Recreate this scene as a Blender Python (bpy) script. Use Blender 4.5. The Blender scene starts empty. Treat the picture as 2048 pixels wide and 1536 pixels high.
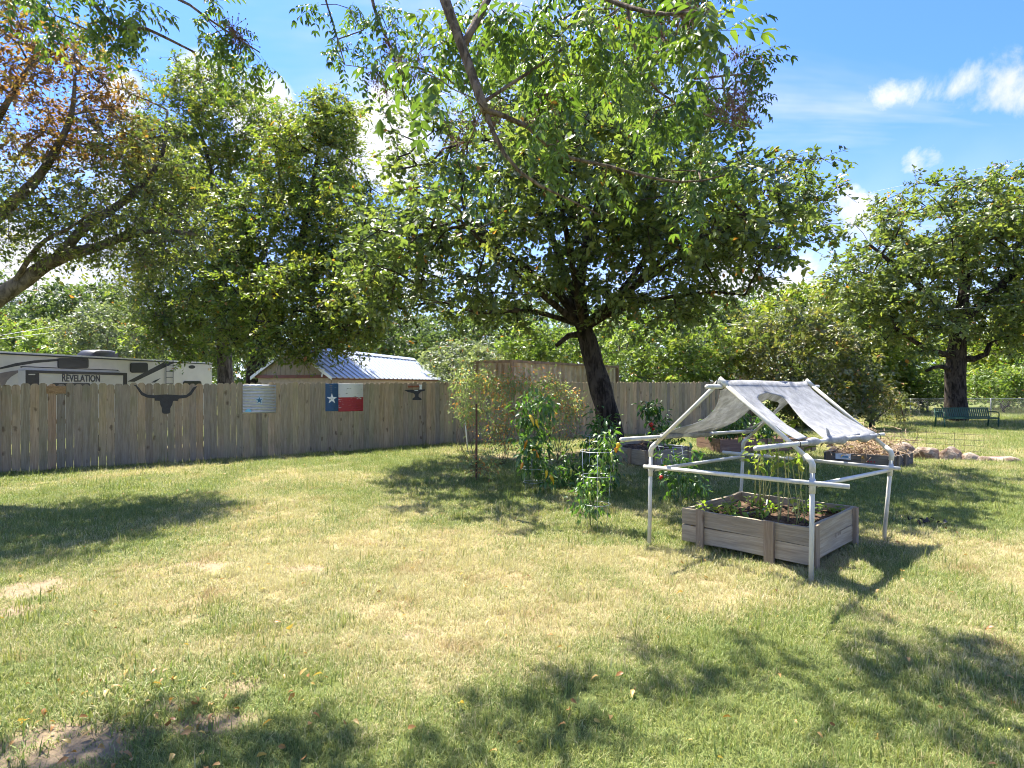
import bpy, bmesh, math, random
import numpy as np
from mathutils import Vector, Matrix
random.seed(7); RNG = np.random.default_rng(7)
scene = bpy.context.scene
COL = scene.collection
# ------------------------------------------------------------------ camera, sky, sun, exposure
F, CX, CY, EYE = 1200.0, 1024.0, 768.0, 1.78        # focal length in photo pixels, picture centre, eye height
cam = bpy.data.cameras.new('camera'); cam_o = bpy.data.objects.new('camera', cam); COL.objects.link(cam_o)
cam.sensor_width = 36; cam.lens = 36*F/2048; cam.clip_start = .05; cam.clip_end = 3000
cam_o.location = (0, 0, EYE); cam_o.rotation_euler = (math.radians(90), 0, 0)
scene.camera = cam_o
SUN = Vector((-.254, .377, .891)).normalized()
SUN_STRENGTH, SKY_STRENGTH, EXPOSURE = 5.0, 0.15, 1.82
sun = bpy.data.lights.new('sun', 'SUN'); sun.energy = SUN_STRENGTH; sun.angle = math.radians(.55); sun.color = (1, .95, .86)
sun_o = bpy.data.objects.new('sun', sun); COL.objects.link(sun_o)
sun_o.rotation_euler = SUN.to_track_quat('Z', 'Y').to_euler(); sun_o.location = (-8, 14, 36)
scene.view_settings.view_transform = 'Standard'; scene.view_settings.look = 'None'
scene.view_settings.gamma = 1; scene.view_settings.exposure = EXPOSURE
scene.view_settings.use_curve_mapping = False
scene.render.engine = 'CYCLES'
scene.cycles.max_bounces = 4; scene.cycles.transparent_max_bounces = 4
scene.cycles.diffuse_bounces = 3; scene.cycles.glossy_bounces = 2; scene.cycles.transmission_bounces = 3
scene.cycles.sample_clamp_indirect = 6
scene.cycles.filter_width = 1.0; scene.cycles.use_denoising = True
scene.cycles.use_adaptive_sampling = True; scene.cycles.adaptive_threshold = .02; scene.cycles.adaptive_min_samples = 16

class NT:
    """small helper round a node tree"""
    def __init__(s, tree): s.t = tree; s.n = tree.nodes; s.l = tree.links
    def add(s, typ, ins=None, **kw):
        nd = s.n.new(typ)
        for k, v in kw.items(): setattr(nd, k, v)
        for k, v in (ins or {}).items(): s.put(nd.inputs[k], v)
        return nd
    def put(s, sock, v):
        if isinstance(v, bpy.types.NodeSocket): s.l.new(v, sock)
        elif isinstance(v, bpy.types.Node): s.l.new(v.outputs[0], sock)
        else:
            try: sock.default_value = v
            except Exception: sock.default_value = (*v, 1)
    def math(s, op, a, b=0.0, c=0.0, clamp=False):
        nd = s.n.new('ShaderNodeMath'); nd.operation = op; nd.use_clamp = clamp
        s.put(nd.inputs[0], a); s.put(nd.inputs[1], b); s.put(nd.inputs[2], c); return nd.outputs[0]
    def vmath(s, op, a, b=(0, 0, 0)):
        nd = s.n.new('ShaderNodeVectorMath'); nd.operation = op
        s.put(nd.inputs[0], a); s.put(nd.inputs[1], b)
        return nd.outputs['Value'] if op in ('LENGTH', 'DISTANCE', 'DOT_PRODUCT') else nd.outputs[0]
    def noise(s, vec, scale, detail=3, rough=.55, dist=0.0):
        nd = s.add('ShaderNodeTexNoise', {'Scale': scale, 'Detail': detail, 'Roughness': rough, 'Distortion': dist})
        if vec is not None: s.put(nd.inputs['Vector'], vec)
        return nd.outputs[0]
    def ss(s, v, a, b, lo=0.0, hi=1.0):
        nd = s.add('ShaderNodeMapRange', {'Value': v, 'From Min': a, 'From Max': b, 'To Min': lo, 'To Max': hi}, interpolation_type='SMOOTHSTEP')
        return nd.outputs[0]
    def mix(s, f, a, b, blend='MIX'):
        nd = s.n.new('ShaderNodeMix'); nd.data_type = 'RGBA'; nd.blend_type = blend
        s.put(nd.inputs['Factor'], f); s.put(nd.inputs['A'], a); s.put(nd.inputs['B'], b); return nd.outputs['Result']
    def mapv(s, vec, scale=(1, 1, 1), loc=(0, 0, 0)):
        return s.add('ShaderNodeMapping', {'Vector': vec, 'Scale': scale, 'Location': loc}).outputs[0]

world = bpy.data.worlds.new('World'); scene.world = world; world.use_nodes = True
def build_sky():
    t = NT(world.node_tree); t.n.clear()
    out = t.add('ShaderNodeOutputWorld')
    sky = t.add('ShaderNodeTexSky', sky_type='NISHITA', sun_disc=False, sun_elevation=math.asin(SUN.z),
                sun_rotation=math.atan2(SUN.x, SUN.y), air_density=1.0, dust_density=.6, ozone_density=2.2, altitude=100)
    d = t.add('ShaderNodeTexCoord').outputs['Generated']
    sp = t.add('ShaderNodeSeparateXYZ', {'Vector': d}); z = sp.outputs['Z']
    # thin high cloud on a flat layer
    den = t.math('ADD', t.math('MAXIMUM', z, 0.0), .10)
    flat = t.add('ShaderNodeCombineXYZ', {'X': t.math('DIVIDE', sp.outputs['X'], den), 'Y': t.math('DIVIDE', sp.outputs['Y'], den)}).outputs[0]
    ci = t.noise(t.mapv(flat, (.35, 1.5, 1), (3.3, 1.2, 0)), 1.1, 5, .6, .6)
    cirrus = t.math('MULTIPLY', t.ss(ci, .42, .74), .62)
    # heaped clouds: a noise over the whole sky, lifted where the big ones stand
    def dirof(px, py):
        return Vector(((px-CX)/F, 1, (CY-py)/F)).normalized()
    bias = None
    for px, py, r, k, zs in ((770, 285, 125, 1.0, 1.0), (690, 330, 60, .8, 1.1), (520, 225, 85, .95, 1.2), (455, 215, 55, .8, 1.2), (245, 195, 70, .9, 1.1), (400, 165, 60, .8, 1.1), (330, 260, 90, .6, 1.1), (2030, 180, 130, .70, 2.2), (1930, 160, 130, .64, 2.4), (1820, 178, 80, .60, 1.9), (2000, 232, 60, .40, 1.6),
                      (1690, 455, 130, .55, 1.3), (1850, 350, 160, .42, 2.6), (60, 560, 260, .9, 1.3), (1560, 600, 240, .8, 1.3)):
        dist = t.vmath('DISTANCE', t.mapv(d, (1, 1, zs)), tuple(Vector((dirof(px, py).x, dirof(px, py).y, dirof(px, py).z*zs))))
        b = t.math('MULTIPLY', t.ss(dist, 0.0, r/F*1.5, 1.0, 0.0), k)
        bias = b if bias is None else t.math('MAXIMUM', bias, b)
    n1 = t.noise(d, 9.0, 8, .6, .3)
    n2 = t.noise(t.mapv(d, (1, 1, 1.6), (4, 2, 7)), 3.2, 4, .5)
    gen = t.ss(n2, .60, .80)                         # scattered clouds elsewhere
    cov = t.math('ADD', t.math('MAXIMUM', bias, t.math('MULTIPLY', gen, .7)), t.math('MULTIPLY', t.math('SUBTRACT', n1, .5), 1.6))
    cum = t.ss(cov, .34, .70)
    low = t.ss(z, .0, .40, .70, 0.0)                 # paler air low down
    shade = t.noise(t.mapv(d, (1, 1, 1), (0, 0, .03)), 14.0, 4, .5)
    ccol = t.mix(t.ss(shade, .35, .65), (.78, .82, .90), (1, .99, .97))
    alpha = t.math('MAXIMUM', t.math('MAXIMUM', t.math('MULTIPLY', cum, .97), cirrus), low)
    b1 = t.add('ShaderNodeBackground', {'Color': t.mix(1.0, sky.outputs[0], (.25, .385, .71), 'MULTIPLY'), 'Strength': SKY_STRENGTH})
    b2 = t.add('ShaderNodeBackground', {'Color': ccol, 'Strength': .36})
    t.l.new(t.add('ShaderNodeMixShader', {0: alpha, 1: b1.outputs[0], 2: b2.outputs[0]}).outputs[0], out.inputs['Surface'])
build_sky()
# ------------------------------------------------------------------ small tools
def W(px, py, Y): return np.array([(px-CX)/F*Y, Y, EYE+(CY-py)/F*Y])
def G(px, py):
    Y = EYE*F/(py-CY); return np.array([(px-CX)/F*Y, Y, 0.0])
def smooth(a, b, x):
    t = np.clip((np.asarray(x, float)-a)/(b-a), 0, 1); return t*t*(3-2*t)
def _hash(ix, iy, s):
    h = (ix.astype(np.int64)*374761393 + iy.astype(np.int64)*668265263 + s*974634777) & 0xffffffff
    h = ((h ^ (h >> 13))*1274126177) & 0xffffffff
    return ((h ^ (h >> 16)) & 0xffff)/65535.0
def vnoise(x, y, s=0, octv=3):
    x = np.asarray(x, float); y = np.asarray(y, float); r = np.zeros(np.broadcast(x, y).shape); amp = .5; tot = 0
    for o in range(octv):
        ix = np.floor(x); iy = np.floor(y); fx = x-ix; fy = y-iy
        fx = fx*fx*(3-2*fx); fy = fy*fy*(3-2*fy)
        a = _hash(ix, iy, s+o); b = _hash(ix+1, iy, s+o); c = _hash(ix, iy+1, s+o); dd = _hash(ix+1, iy+1, s+o)
        r = r + amp*((a*(1-fx)+b*fx)*(1-fy)+(c*(1-fx)+dd*fx)*fy); tot += amp; amp *= .55; x = x*2.03+17; y = y*2.03+31
    return r/tot
def norm(v): return v/np.maximum(np.linalg.norm(v, axis=-1, keepdims=True), 1e-9)
def tagit(o, label=None, cat=None, group=None, kind=None):
    if label: o['label'] = label
    if cat: o['category'] = cat
    if group: o['group'] = group
    if kind: o['kind'] = kind
    return o
def thing(name, label, cat, loc, group=None, rz=0.0):
    o = bpy.data.objects.new(name, None); o.empty_display_size = .2; COL.objects.link(o)
    o.location = tuple(float(c) for c in loc); o.rotation_euler = (0, 0, rz)
    return tagit(o, label, cat, group)
def mesh(name, V, Fc, mat=None, smooth_=False, attrs=None):
    V = np.asarray(V, dtype=np.float32).reshape(-1, 3)
    me = bpy.data.meshes.new(name)
    if isinstance(Fc, np.ndarray):
        m, k = Fc.shape
        me.vertices.add(len(V)); me.vertices.foreach_set('co', V.ravel())
        me.loops.add(m*k); me.loops.foreach_set('vertex_index', Fc.astype(np.int32).ravel())
        me.polygons.add(m); me.polygons.foreach_set('loop_start', np.arange(0, m*k, k, dtype=np.int32))
        me.update(calc_edges=True)
    else:
        me.from_pydata(V.tolist(), [], [tuple(int(i) for i in f) for f in Fc]); me.update()
    for k_, a in (attrs or {}).items():
        me.attributes.new(k_, 'FLOAT', 'POINT').data.foreach_set('value', np.asarray(a, dtype=np.float32))
    if mat: me.materials.append(mat)
    if smooth_: me.polygons.foreach_set('use_smooth', np.ones(len(me.polygons), dtype=bool))
    return me
def obj(name, me, parent=None, loc=(0, 0, 0), rz=0.0):
    o = bpy.data.objects.new(name, me); COL.objects.link(o); o.location = tuple(float(c) for c in loc); o.rotation_euler = (0, 0, rz)
    if parent: o.parent = parent
    return o
def rootloc(p):
    v = np.zeros(3)
    while p is not None: v = v+np.array(p.location); p = p.parent
    return v
def part(root, name, V, Fc, mat, sm=False, attrs=None):
    """a part given in world coordinates, stored relative to its (unrotated) thing"""
    V = np.asarray(V, float).reshape(-1, 3)-(rootloc(root) if root else 0)
    return obj(name, mesh(name, V, Fc, mat, sm, attrs), root)
class Geo:
    def __init__(s): s.V = []; s.F = []; s.n = 0
    def add(s, V, Fc):
        V = np.asarray(V, float).reshape(-1, 3)
        s.V.append(V); s.F += [tuple(int(i)+s.n for i in f) for f in Fc]; s.n += len(V); return s
    def verts(s): return np.concatenate(s.V)
    def box(s, c, h, ax=None):
        c = np.asarray(c, float); h = np.asarray(h, float)
        A = np.eye(3) if ax is None else np.asarray(ax, float)
        V = [c+A[0]*h[0]*i+A[1]*h[1]*j+A[2]*h[2]*k for k in (-1, 1) for j in (-1, 1) for i in (-1, 1)]
        return s.add(V, [(0, 2, 3, 1), (4, 5, 7, 6), (0, 1, 5, 4), (2, 6, 7, 3), (0, 4, 6, 2), (1, 3, 7, 5)])
    def tube(s, P, R, k=8, cap=True):
        V, Fc = tube(P, R, k, cap); return s.add(V, Fc)
    def part(s, root, name, mat, sm=False): return part(root, name, s.verts(), s.F, mat, sm)
def tube(P, R, k=8, cap=True, wob=0.0, seed=0):
    P = np.asarray(P, float); n = len(P); R = np.broadcast_to(np.asarray(R, float), (n,))
    T = norm(np.gradient(P, axis=0)); ref = np.array([0, 0, 1.]) if abs(T[0][2]) < .9 else np.array([1., 0, 0])
    u = norm(np.cross(T[0], ref)); V = []; a = np.linspace(0, 2*math.pi, k, endpoint=False)
    rg = np.random.default_rng(seed)
    for i in range(n):
        u = norm(u-T[i]*np.dot(u, T[i])); v = np.cross(T[i], u)
        rr = R[i]*(1+wob*(rg.random(k)-.5)) if wob else np.full(k, R[i])
        V.append(P[i]+np.outer(np.cos(a)*rr, u)+np.outer(np.sin(a)*rr, v))
    Fc = [(i*k+j, i*k+(j+1) % k, (i+1)*k+(j+1) % k, (i+1)*k+j) for i in range(n-1) for j in range(k)]
    if cap: Fc += [tuple(range(k))[::-1], tuple((n-1)*k+j for j in range(k))]
    return np.concatenate(V), Fc
def resample(P, step):
    P = np.asarray(P, float); seg = np.linalg.norm(np.diff(P, axis=0), axis=1); cum = np.r_[0, np.cumsum(seg)]
    n = max(2, int(cum[-1]/step)+1); t = np.linspace(0, cum[-1], n)
    # Catmull-Rom through the points
    out = []
    for x in t:
        i = min(np.searchsorted(cum, x, 'right')-1, len(P)-2); f = (x-cum[i])/max(seg[i], 1e-9)
        p0 = P[max(i-1, 0)]; p1 = P[i]; p2 = P[i+1]; p3 = P[min(i+2, len(P)-1)]
        out.append(.5*((2*p1)+(-p0+p2)*f+(2*p0-5*p1+4*p2-p3)*f*f+(-p0+3*p1-3*p2+p3)*f**3))
    return np.array(out), t/cum[-1]
def plane_hit(px, py, P0, d):
    """where the ray through a photo pixel meets the upright plane through P0 along d: (distance along d, height)"""
    k = (px-CX)/F; s = (k*P0[1]-P0[0])/(d[0]-k*d[1]); Y = P0[1]+d[1]*s
    return s, EYE+(CY-py)/F*Y
# ------------------------------------------------------------------ materials
def newmat(name):
    m = bpy.data.materials.new(name); m.use_nodes = True; t = NT(m.node_tree); t.n.clear()
    out = t.add('ShaderNodeOutputMaterial'); return m, t, out
def principled(t, out, **ins):
    nd = t.add('ShaderNodeBsdfPrincipled', {k.replace('_', ' '): v for k, v in ins.items()})
    t.l.new(nd.outputs[0], out.inputs['Surface']); return nd
def bump(t, nd, h, strength=.4, dist=.01):
    b = t.add('ShaderNodeBump', {'Height': h, 'Strength': strength, 'Distance': dist}); t.l.new(b.outputs[0], nd.inputs['Normal'])
def objvec(t, rnd=True):
    v = t.add('ShaderNodeTexCoord').outputs['Object']
    oi = t.add('ShaderNodeObjectInfo').outputs['Random']
    if rnd: v = t.vmath('ADD', v, t.add('ShaderNodeCombineXYZ', {'X': t.math('MULTIPLY', oi, 37.0), 'Y': t.math('MULTIPLY', oi, 91.0), 'Z': t.math('MULTIPLY', oi, 53.0)}).outputs[0])
    return v, oi
def mat_plain(name, c, rough=.6, var=.12, scale=8, metal=0.0, bumpk=.15, dirt=None):
    m, t, out = newmat(name); v, oi = objvec(t)
    n = t.noise(v, scale, 5, .6)
    col = t.mix(t.ss(n, .3, .7), tuple(x*(1-var) for x in c), tuple(min(1, x*(1+var)) for x in c))
    if dirt: col = t.mix(t.math('MULTIPLY', t.ss(t.noise(t.mapv(v, (1, 1, .35)), scale*.7, 6, .7), .5, .72), .75), col, dirt)
    p = principled(t, out, Base_Color=col, Roughness=rough, Metallic=metal); bump(t, p, n, bumpk, .004); return m
def mat_wood(name, cols, grain='Z', knots=True, green=0.0, rough=.85):
    """weathered board: long grain, knots, each board of a tint of its own"""
    m, t, out = newmat(name); v, oi = objvec(t)
    sc = {'Z': (1, 1, .06), 'X': (.06, 1, 1)}[grain]
    g = t.noise(t.mapv(v, sc), 55, 5, .65, .3); g2 = t.noise(t.mapv(v, sc), 16, 4, .6, .8)
    ramp = t.add('ShaderNodeValToRGB', {'Fac': oi}); cr = ramp.color_ramp
    while len(cr.elements) < len(cols): cr.elements.new(.5)
    for i, c in enumerate(cols): cr.elements[i].position = i/(len(cols)-1); cr.elements[i].color = (*c, 1)
    col = t.mix(t.ss(g, .35, .7), t.mix(1.0, ramp.outputs[0], (.72, .70, .68), 'MULTIPLY'), ramp.outputs[0])
    col = t.mix(t.math('MULTIPLY', t.ss(g2, .42, .62), .45), col, t.mix(1.0, col, (.66, .61, .55), 'MULTIPLY'))
    patch = t.noise(v, 2.2, 3, .6)
    col = t.mix(t.math('MULTIPLY', t.ss(patch, .5, .72), .45), col, (.29, .25, .19))
    if green: col = t.mix(t.math('MULTIPLY', t.ss(t.noise(t.mapv(v, (1, 1, .5)), 3.1, 4, .6), .46, .7), green), col, (.15, .155, .075))
    if knots:
        kv = t.mapv(v, (1, 1, .55) if grain == 'Z' else (.55, 1, 1))
        vo = t.add('ShaderNodeTexVoronoi', {'Vector': t.vmath('ADD', kv, t.vmath('MULTIPLY', t.add('ShaderNodeTexNoise', {'Vector': v, 'Scale': 18.0}).outputs['Color'], (.05, .05, .05))), 'Scale': 4.6})
        col = t.mix(t.math('MULTIPLY', t.ss(vo.outputs['Distance'], .06, .20, 1, 0), .7), col, (.08, .05, .03))
    p = principled(t, out, Base_Color=col, Roughness=rough, Specular_IOR_Level=.2)
    bump(t, p, t.math('ADD', g, g2), .35, .004); return m
def mat_bark(name, c1, c2, scale=9):
    m, t, out = newmat(name); v = t.add('ShaderNodeTexCoord').outputs['Object']
    a = t.noise(t.mapv(v, (1, 1, .28)), scale, 6, .65, .6); b = t.noise(v, scale*.35, 3)
    col = t.mix(t.ss(a, .38, .62), c1, c2); col = t.mix(t.math('MULTIPLY', t.ss(b, .52, .7), .5), col, tuple(x*1.25+.01 for x in c2))
    p = principled(t, out, Base_Color=col, Roughness=.95, Specular_IOR_Level=.15); bump(t, p, a, .9, .03); return m
def mat_leaf(name, cols, trans=.40, gloss=.45, dead=(.26, .10, .03), warm=1.0):
    """leaf: lv picks a tint on the ramp, lc blends to the dead colour; thin, so light comes through"""
    m, t, out = newmat(name)
    lv = t.add('ShaderNodeAttribute', attribute_name='lv').outputs['Fac']; lc = t.add('ShaderNodeAttribute', attribute_name='lc').outputs['Fac']
    ramp = t.add('ShaderNodeValToRGB', {'Fac': lv}); cr = ramp.color_ramp
    while len(cr.elements) < len(cols): cr.elements.new(.5)
    for i, c in enumerate(cols): cr.elements[i].position = i/(len(cols)-1); cr.elements[i].color = (*c, 1)
    deadc = t.mix(lv, dead, tuple(min(1, x*1.9) for x in dead))
    col = t.mix(lc, ramp.outputs[0], deadc)
    p = t.add('ShaderNodeBsdfPrincipled', {'Base Color': col, 'Roughness': .42, 'Specular IOR Level': gloss})
    tr = t.add('ShaderNodeBsdfTranslucent', {'Color': t.mix(1.0, col, (1.75*warm, 1.9, .75), 'MULTIPLY')})
    t.l.new(t.add('ShaderNodeMixShader', {0: trans, 1: p.outputs[0], 2: tr.outputs[0]}).outputs[0], out.inputs['Surface']); return m
def mat_metal(name, c, rough=.4, metal=.8, var=.15, scale=6):
    return mat_plain(name, c, rough, var, scale, metal, .08)
# ------------------------------------------------------------------ the ground
FA = np.array([-10.18, 11.93]); FB = np.array([-1.82, 17.65]); FC_ = np.array([4.91, 21.36])
FD1 = (FB-FA)/np.linalg.norm(FB-FA); FD2 = (FC_-FB)/np.linalg.norm(FC_-FB)
def gz(x, y):
    x = np.asarray(x, float); y = np.asarray(y, float)
    d = (x-FA[0])*(-FD1[1])+(y-FA[1])*FD1[0]
    drop = -.9*smooth(.4, 4.5, d)*(1-smooth(-2, 6, x))*(1-smooth(30, 60, y)*0)
    bumps = (vnoise(x*.55, y*.55, 5)-.5)*.07+(vnoise(x*2.3, y*2.3, 9)-.5)*.028
    return drop+bumps*(1-smooth(25, 45, y))
DIRT = [(150, 1490, 150, 60), (60, 1525, 200, 30), (420, 1445, 90, 24), (480, 1375, 50, 18), (330, 1415, 60, 18), (60, 1180, 70, 26), (20, 1225, 60, 18), (395, 1135, 60, 12), (1195, 1062, 45, 9), (600, 1140, 60, 9), (830, 1275, 60, 12)]
def dirtmask(x, y):
    x = np.asarray(x, float); y = np.asarray(y, float); m = np.zeros(np.broadcast(x, y).shape)
    for px, py, rx, ry in DIRT:
        c = G(px, py); r1 = rx*c[1]/F; r2 = abs(G(px, py-ry)[1]-G(px, py+ry)[1])/2
        q = ((x-c[0])/r1)**2+((y-c[1])/r2)**2
        m = np.maximum(m, 1-smooth(.25, 1.5, q+(vnoise(x*4, y*4, 3)-.5)*1.5))
    # mulch and bare soil under the oak and along the fence foot
    q = ((x-1.2)/2.4)**2+((y-14.6)/1.5)**2; m = np.maximum(m, .75*(1-smooth(.3, 1.3, q+(vnoise(x*2, y*2, 4)-.5))))
    return m
def drymask(x, y):
    x = np.asarray(x, float); y = np.asarray(y, float)
    n = vnoise(x*.35+4, y*.35, 21, 3)*.45+vnoise(x*1.3, y*1.3, 22, 3)*.35+vnoise(x*4.2, y*4.2, 23, 2)*.2
    b = np.zeros(n.shape)
    for px, py, rx, ry, k in ((600, 1110, 420, 110, .28), (950, 1330, 190, 90, .22), (2000, 1130, 140, 90, .22), (300, 1000, 500, 30, .05), (1560, 1440, 420, 150, -.2),
                              (1650, 1320, 250, 60, -.14), (150, 1330, 220, 80, -.12), (1300, 990, 300, 40, -.16), (900, 960, 250, 40, -.14), (1800, 980, 200, 40, -.12), (800, 1120, 120, 40, -.1), (1180, 1180, 250, 60, .10), (1450, 1170, 200, 30, .12), (350, 950, 400, 14, .12)):
        c = G(px, py); r1 = rx*c[1]/F; r2 = abs(G(px, py-ry)[1]-G(px, py+ry)[1])/2
        b = b+k*np.exp(-(((x-c[0])/r1)**2+((y-c[1])/r2)**2))
    return np.clip((n-.5)*2.8+.25+b*1.6, 0, 1)
def ground_colour(t, dry, dirt, pos):
    n = t.noise(pos, 30, 5, .7); n2 = t.noise(pos, 5, 4, .6)
    green = t.mix(n, (.075, .095, .028), (.17, .19, .06)); straw = t.mix(n, (.19, .145, .07), (.40, .33, .18))
    col = t.mix(t.ss(t.math('ADD', dry, t.math('MULTIPLY', t.math('SUBTRACT', n2, .5), .8)), .25, .75), green, straw)
    soil = t.mix(n, (.17, .12, .07), (.40, .31, .20))
    return t.mix(dirt, col, soil), n
def build_ground():
    m, t, out = newmat('lawn_soil')
    dry = t.add('ShaderNodeAttribute', attribute_name='dry').outputs['Fac']; dirt = t.add('ShaderNodeAttribute', attribute_name='dirt').outputs['Fac']
    pos = t.add('ShaderNodeNewGeometry').outputs['Position']
    col, n = ground_colour(t, dry, dirt, pos)
    p = principled(t, out, Base_Color=col, Roughness=1.0, Specular_IOR_Level=.05); bump(t, p, n, .8, .03)
    xs = np.r_[-900, -500, -300, -180, -120, -80, -55, -40, -30, np.arange(-24, -9, .5), np.arange(-9, 9, .11), np.arange(9, 34, .5), 36, 45, 60, 90, 130, 200, 320, 520, 900]
    ys = np.r_[-300, -120, -50, -20, -8, -3, np.arange(0, 2, .4), np.arange(2, 11, .1), np.arange(11, 25, .3), np.arange(25, 60, 1.5), 62, 70, 85, 110, 150, 220, 350, 600, 1200]
    X, Y = np.meshgrid(xs, ys); nx, ny = len(xs), len(ys)
    V = np.stack([X, Y, gz(X, Y)], -1).reshape(-1, 3)
    i = np.arange(nx*ny).reshape(ny, nx)
    Fq = np.stack([i[:-1, :-1], i[:-1, 1:], i[1:, 1:], i[1:, :-1]], -1).reshape(-1, 4)
    o = obj('ground', mesh('ground', V, Fq, m, True, {'dry': drymask(V[:, 0], V[:, 1]), 'dirt': dirtmask(V[:, 0], V[:, 1])}))
    tagit(o, 'mown backyard lawn of patchy green and straw turf with bare dirt', 'lawn', kind='structure')
build_ground()
def build_grass():
    m, t, out = newmat('grass_blades')
    bv = t.add('ShaderNodeAttribute', attribute_name='bv').outputs['Fac']
    dry = t.add('ShaderNodeAttribute', attribute_name='dry', attribute_type='INSTANCER').outputs['Fac']
    rnd = t.add('ShaderNodeObjectInfo').outputs['Random']
    green = t.mix(bv, (.10, .16, .042), (.30, .36, .12)); green = t.mix(rnd, green, t.mix(1.0, green, (1.15, .95, .75), 'MULTIPLY'))
    straw = t.mix(bv, (.53, .48, .27), (.34, .29, .15))
    pos = t.add('ShaderNodeNewGeometry').outputs['Position']; straw = t.mix(t.ss(t.noise(pos, 1.7, 4, .65), .50, .74), straw, t.mix(bv, (.46, .34, .18), (.25, .18, .09)))
    h = t.math('FRACT', t.math('ADD', t.math('MULTIPLY', bv, 7.31), rnd))
    col = t.mix(t.ss(t.math('SUBTRACT', dry, h), -.12, .12), green, straw)
    p = t.add('ShaderNodeBsdfPrincipled', {'Base Color': col, 'Roughness': .55, 'Specular IOR Level': .3})
    tr = t.add('ShaderNodeBsdfTranslucent', {'Color': t.mix(1.0, col, (1.3, 1.35, .8), 'MULTIPLY')})
    t.l.new(t.add('ShaderNodeMixShader', {0: .32, 1: p.outputs[0], 2: tr.outputs[0]}).outputs[0], out.inputs['Surface'])
    rg = np.random.default_rng(3); protos = []
    for v in range(6):
        V = []; Fc = []; B = []
        nb = 46 if v < 5 else 16
        for b in range(nb):
            r = .075*math.sqrt(rg.random()); a = rg.random()*6.283; base = np.array([r*math.cos(a), r*math.sin(a), -.006])
            L = rg.uniform(.02, .068) if v < 5 else rg.uniform(.06, .13); w = rg.uniform(.0009, .0024)*(1 if v < 5 else 1.5)
            az = rg.random()*6.283; lean = rg.uniform(.3, 1.75) if v < 5 else rg.uniform(.1, .8); dr = np.array([math.cos(az), math.sin(az), 0]); sd = np.array([-dr[1], dr[0], 0])
            p1 = base+L*.5*(dr*math.sin(lean*.6)+np.array([0, 0, math.cos(lean*.6)])); p2 = p1+L*.5*(dr*math.sin(lean*1.25)+np.array([0, 0, math.cos(lean*1.25)]))
            k = len(V); V += [base-sd*w, base+sd*w, p1+sd*w*.8, p1-sd*w*.8, p2]; Fc += [(k, k+1, k+2, k+3), (k+3, k+2, k+4)]
            B += [rg.random()]*5
        protos.append(bpy.data.objects.new('grass_tuft', mesh('grass_tuft', V, Fc, m, False, {'bv': B})))
    # where the tufts stand: dense close by, wider and bigger further off
    pts = []
    for y0, y1, dens, sc in ((1.6, 4.2, 520, 1.0), (4.2, 6.5, 360, 1.12), (6.5, 10, 220, 1.3), (10, 15, 125, 1.6), (15, 24, 62, 2.0), (24, 44, 16, 3.0)):
        xm = .92*y1+.6; n = int(dens*(y1-y0)*2*xm)
        x = rg.uniform(-xm, xm, n); y = rg.uniform(y0, y1, n); k = np.abs(x) < .92*y+.6; x = x[k]; y = y[k]
        d = (x-FA[0])*(-FD1[1])+(y-FA[1])*FD1[0]; d2 = (x-FB[0])*(-FD2[1])+(y-FB[1])*FD2[0]
        k = ((np.where(x < FB[0], d, d2) < .05) | (x > 9)) & (rg.random(len(x)) > dirtmask(x, y)*.80)
        k &= rg.random(len(x)) < .35+1.1*vnoise(x*3, y*3, 44, 2)
        x = x[k]; y = y[k]; pts.append(np.stack([x, y, sc*rg.uniform(.7, 1.25, len(x))], -1))
    for px, py, n, rad in ((1345, 1015, 90, .45), (1560, 1170, 30, .5), (1440, 1120, 60, .5), (960, 975, 120, .6), (1640, 1200, 40, .35), (1830, 930, 40, .5), (1190, 1060, 30, .2), (730, 1190, 16, .12), (510, 1330, 24, .18), (220, 1400, 40, .4), (1010, 1010, 60, .6)):   # ranker clumps
        c = G(px, py); pts.append(np.stack([c[0]+rg.normal(0, rad/2, n), c[1]+rg.normal(0, rad/2, n), rg.uniform(1.2, 2.2, n)], -1))
    P = np.concatenate(pts); n = len(P)
    V = np.stack([P[:, 0], P[:, 1], gz(P[:, 0], P[:, 1])], -1)
    me = mesh('grass', V, [], None)
    clump = np.zeros(n)
    for nm, a in (('dry', np.clip(drymask(P[:, 0], P[:, 1])+rg.normal(0, .1, n), 0, 1)), ('scl', P[:, 2]), ('rz', rg.uniform(0, 6.28, n))):
        me.attributes.new(nm, 'FLOAT', 'POINT').data.foreach_set('value', a.astype(np.float32))
    idx = np.where(rg.random(n) < .02, 5, rg.integers(0, 5, n)); me.attributes.new('idx', 'INT', 'POINT').data.foreach_set('value', idx.astype(np.int32))
    o = obj('grass', me); tagit(o, 'short green and straw grass blades covering the lawn', 'grass', kind='stuff')
    ng = bpy.data.node_groups.new('grass_scatter', 'GeometryNodeTree'); g = NT(ng)
    ng.interface.new_socket('Geometry', in_out='INPUT', socket_type='NodeSocketGeometry'); ng.interface.new_socket('Geometry', in_out='OUTPUT', socket_type='NodeSocketGeometry')
    gi = g.add('NodeGroupInput'); go = g.add('NodeGroupOutput')
    j = g.add('GeometryNodeGeometryToInstance')
    for pr in reversed(protos):
        oi = g.add('GeometryNodeObjectInfo', {'Object': pr}); g.l.new(oi.outputs['Geometry'], j.inputs[0])
    def na(nm, ty):
        return g.add('GeometryNodeInputNamedAttribute', {'Name': nm}, data_type=ty).outputs[0]
    rot = g.add('ShaderNodeCombineXYZ', {'Z': na('rz', 'FLOAT')})
    ip = g.add('GeometryNodeInstanceOnPoints', {'Pick Instance': True})
    m2p = g.add('GeometryNodeMeshToPoints', {'Mesh': gi.outputs[0]})
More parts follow.
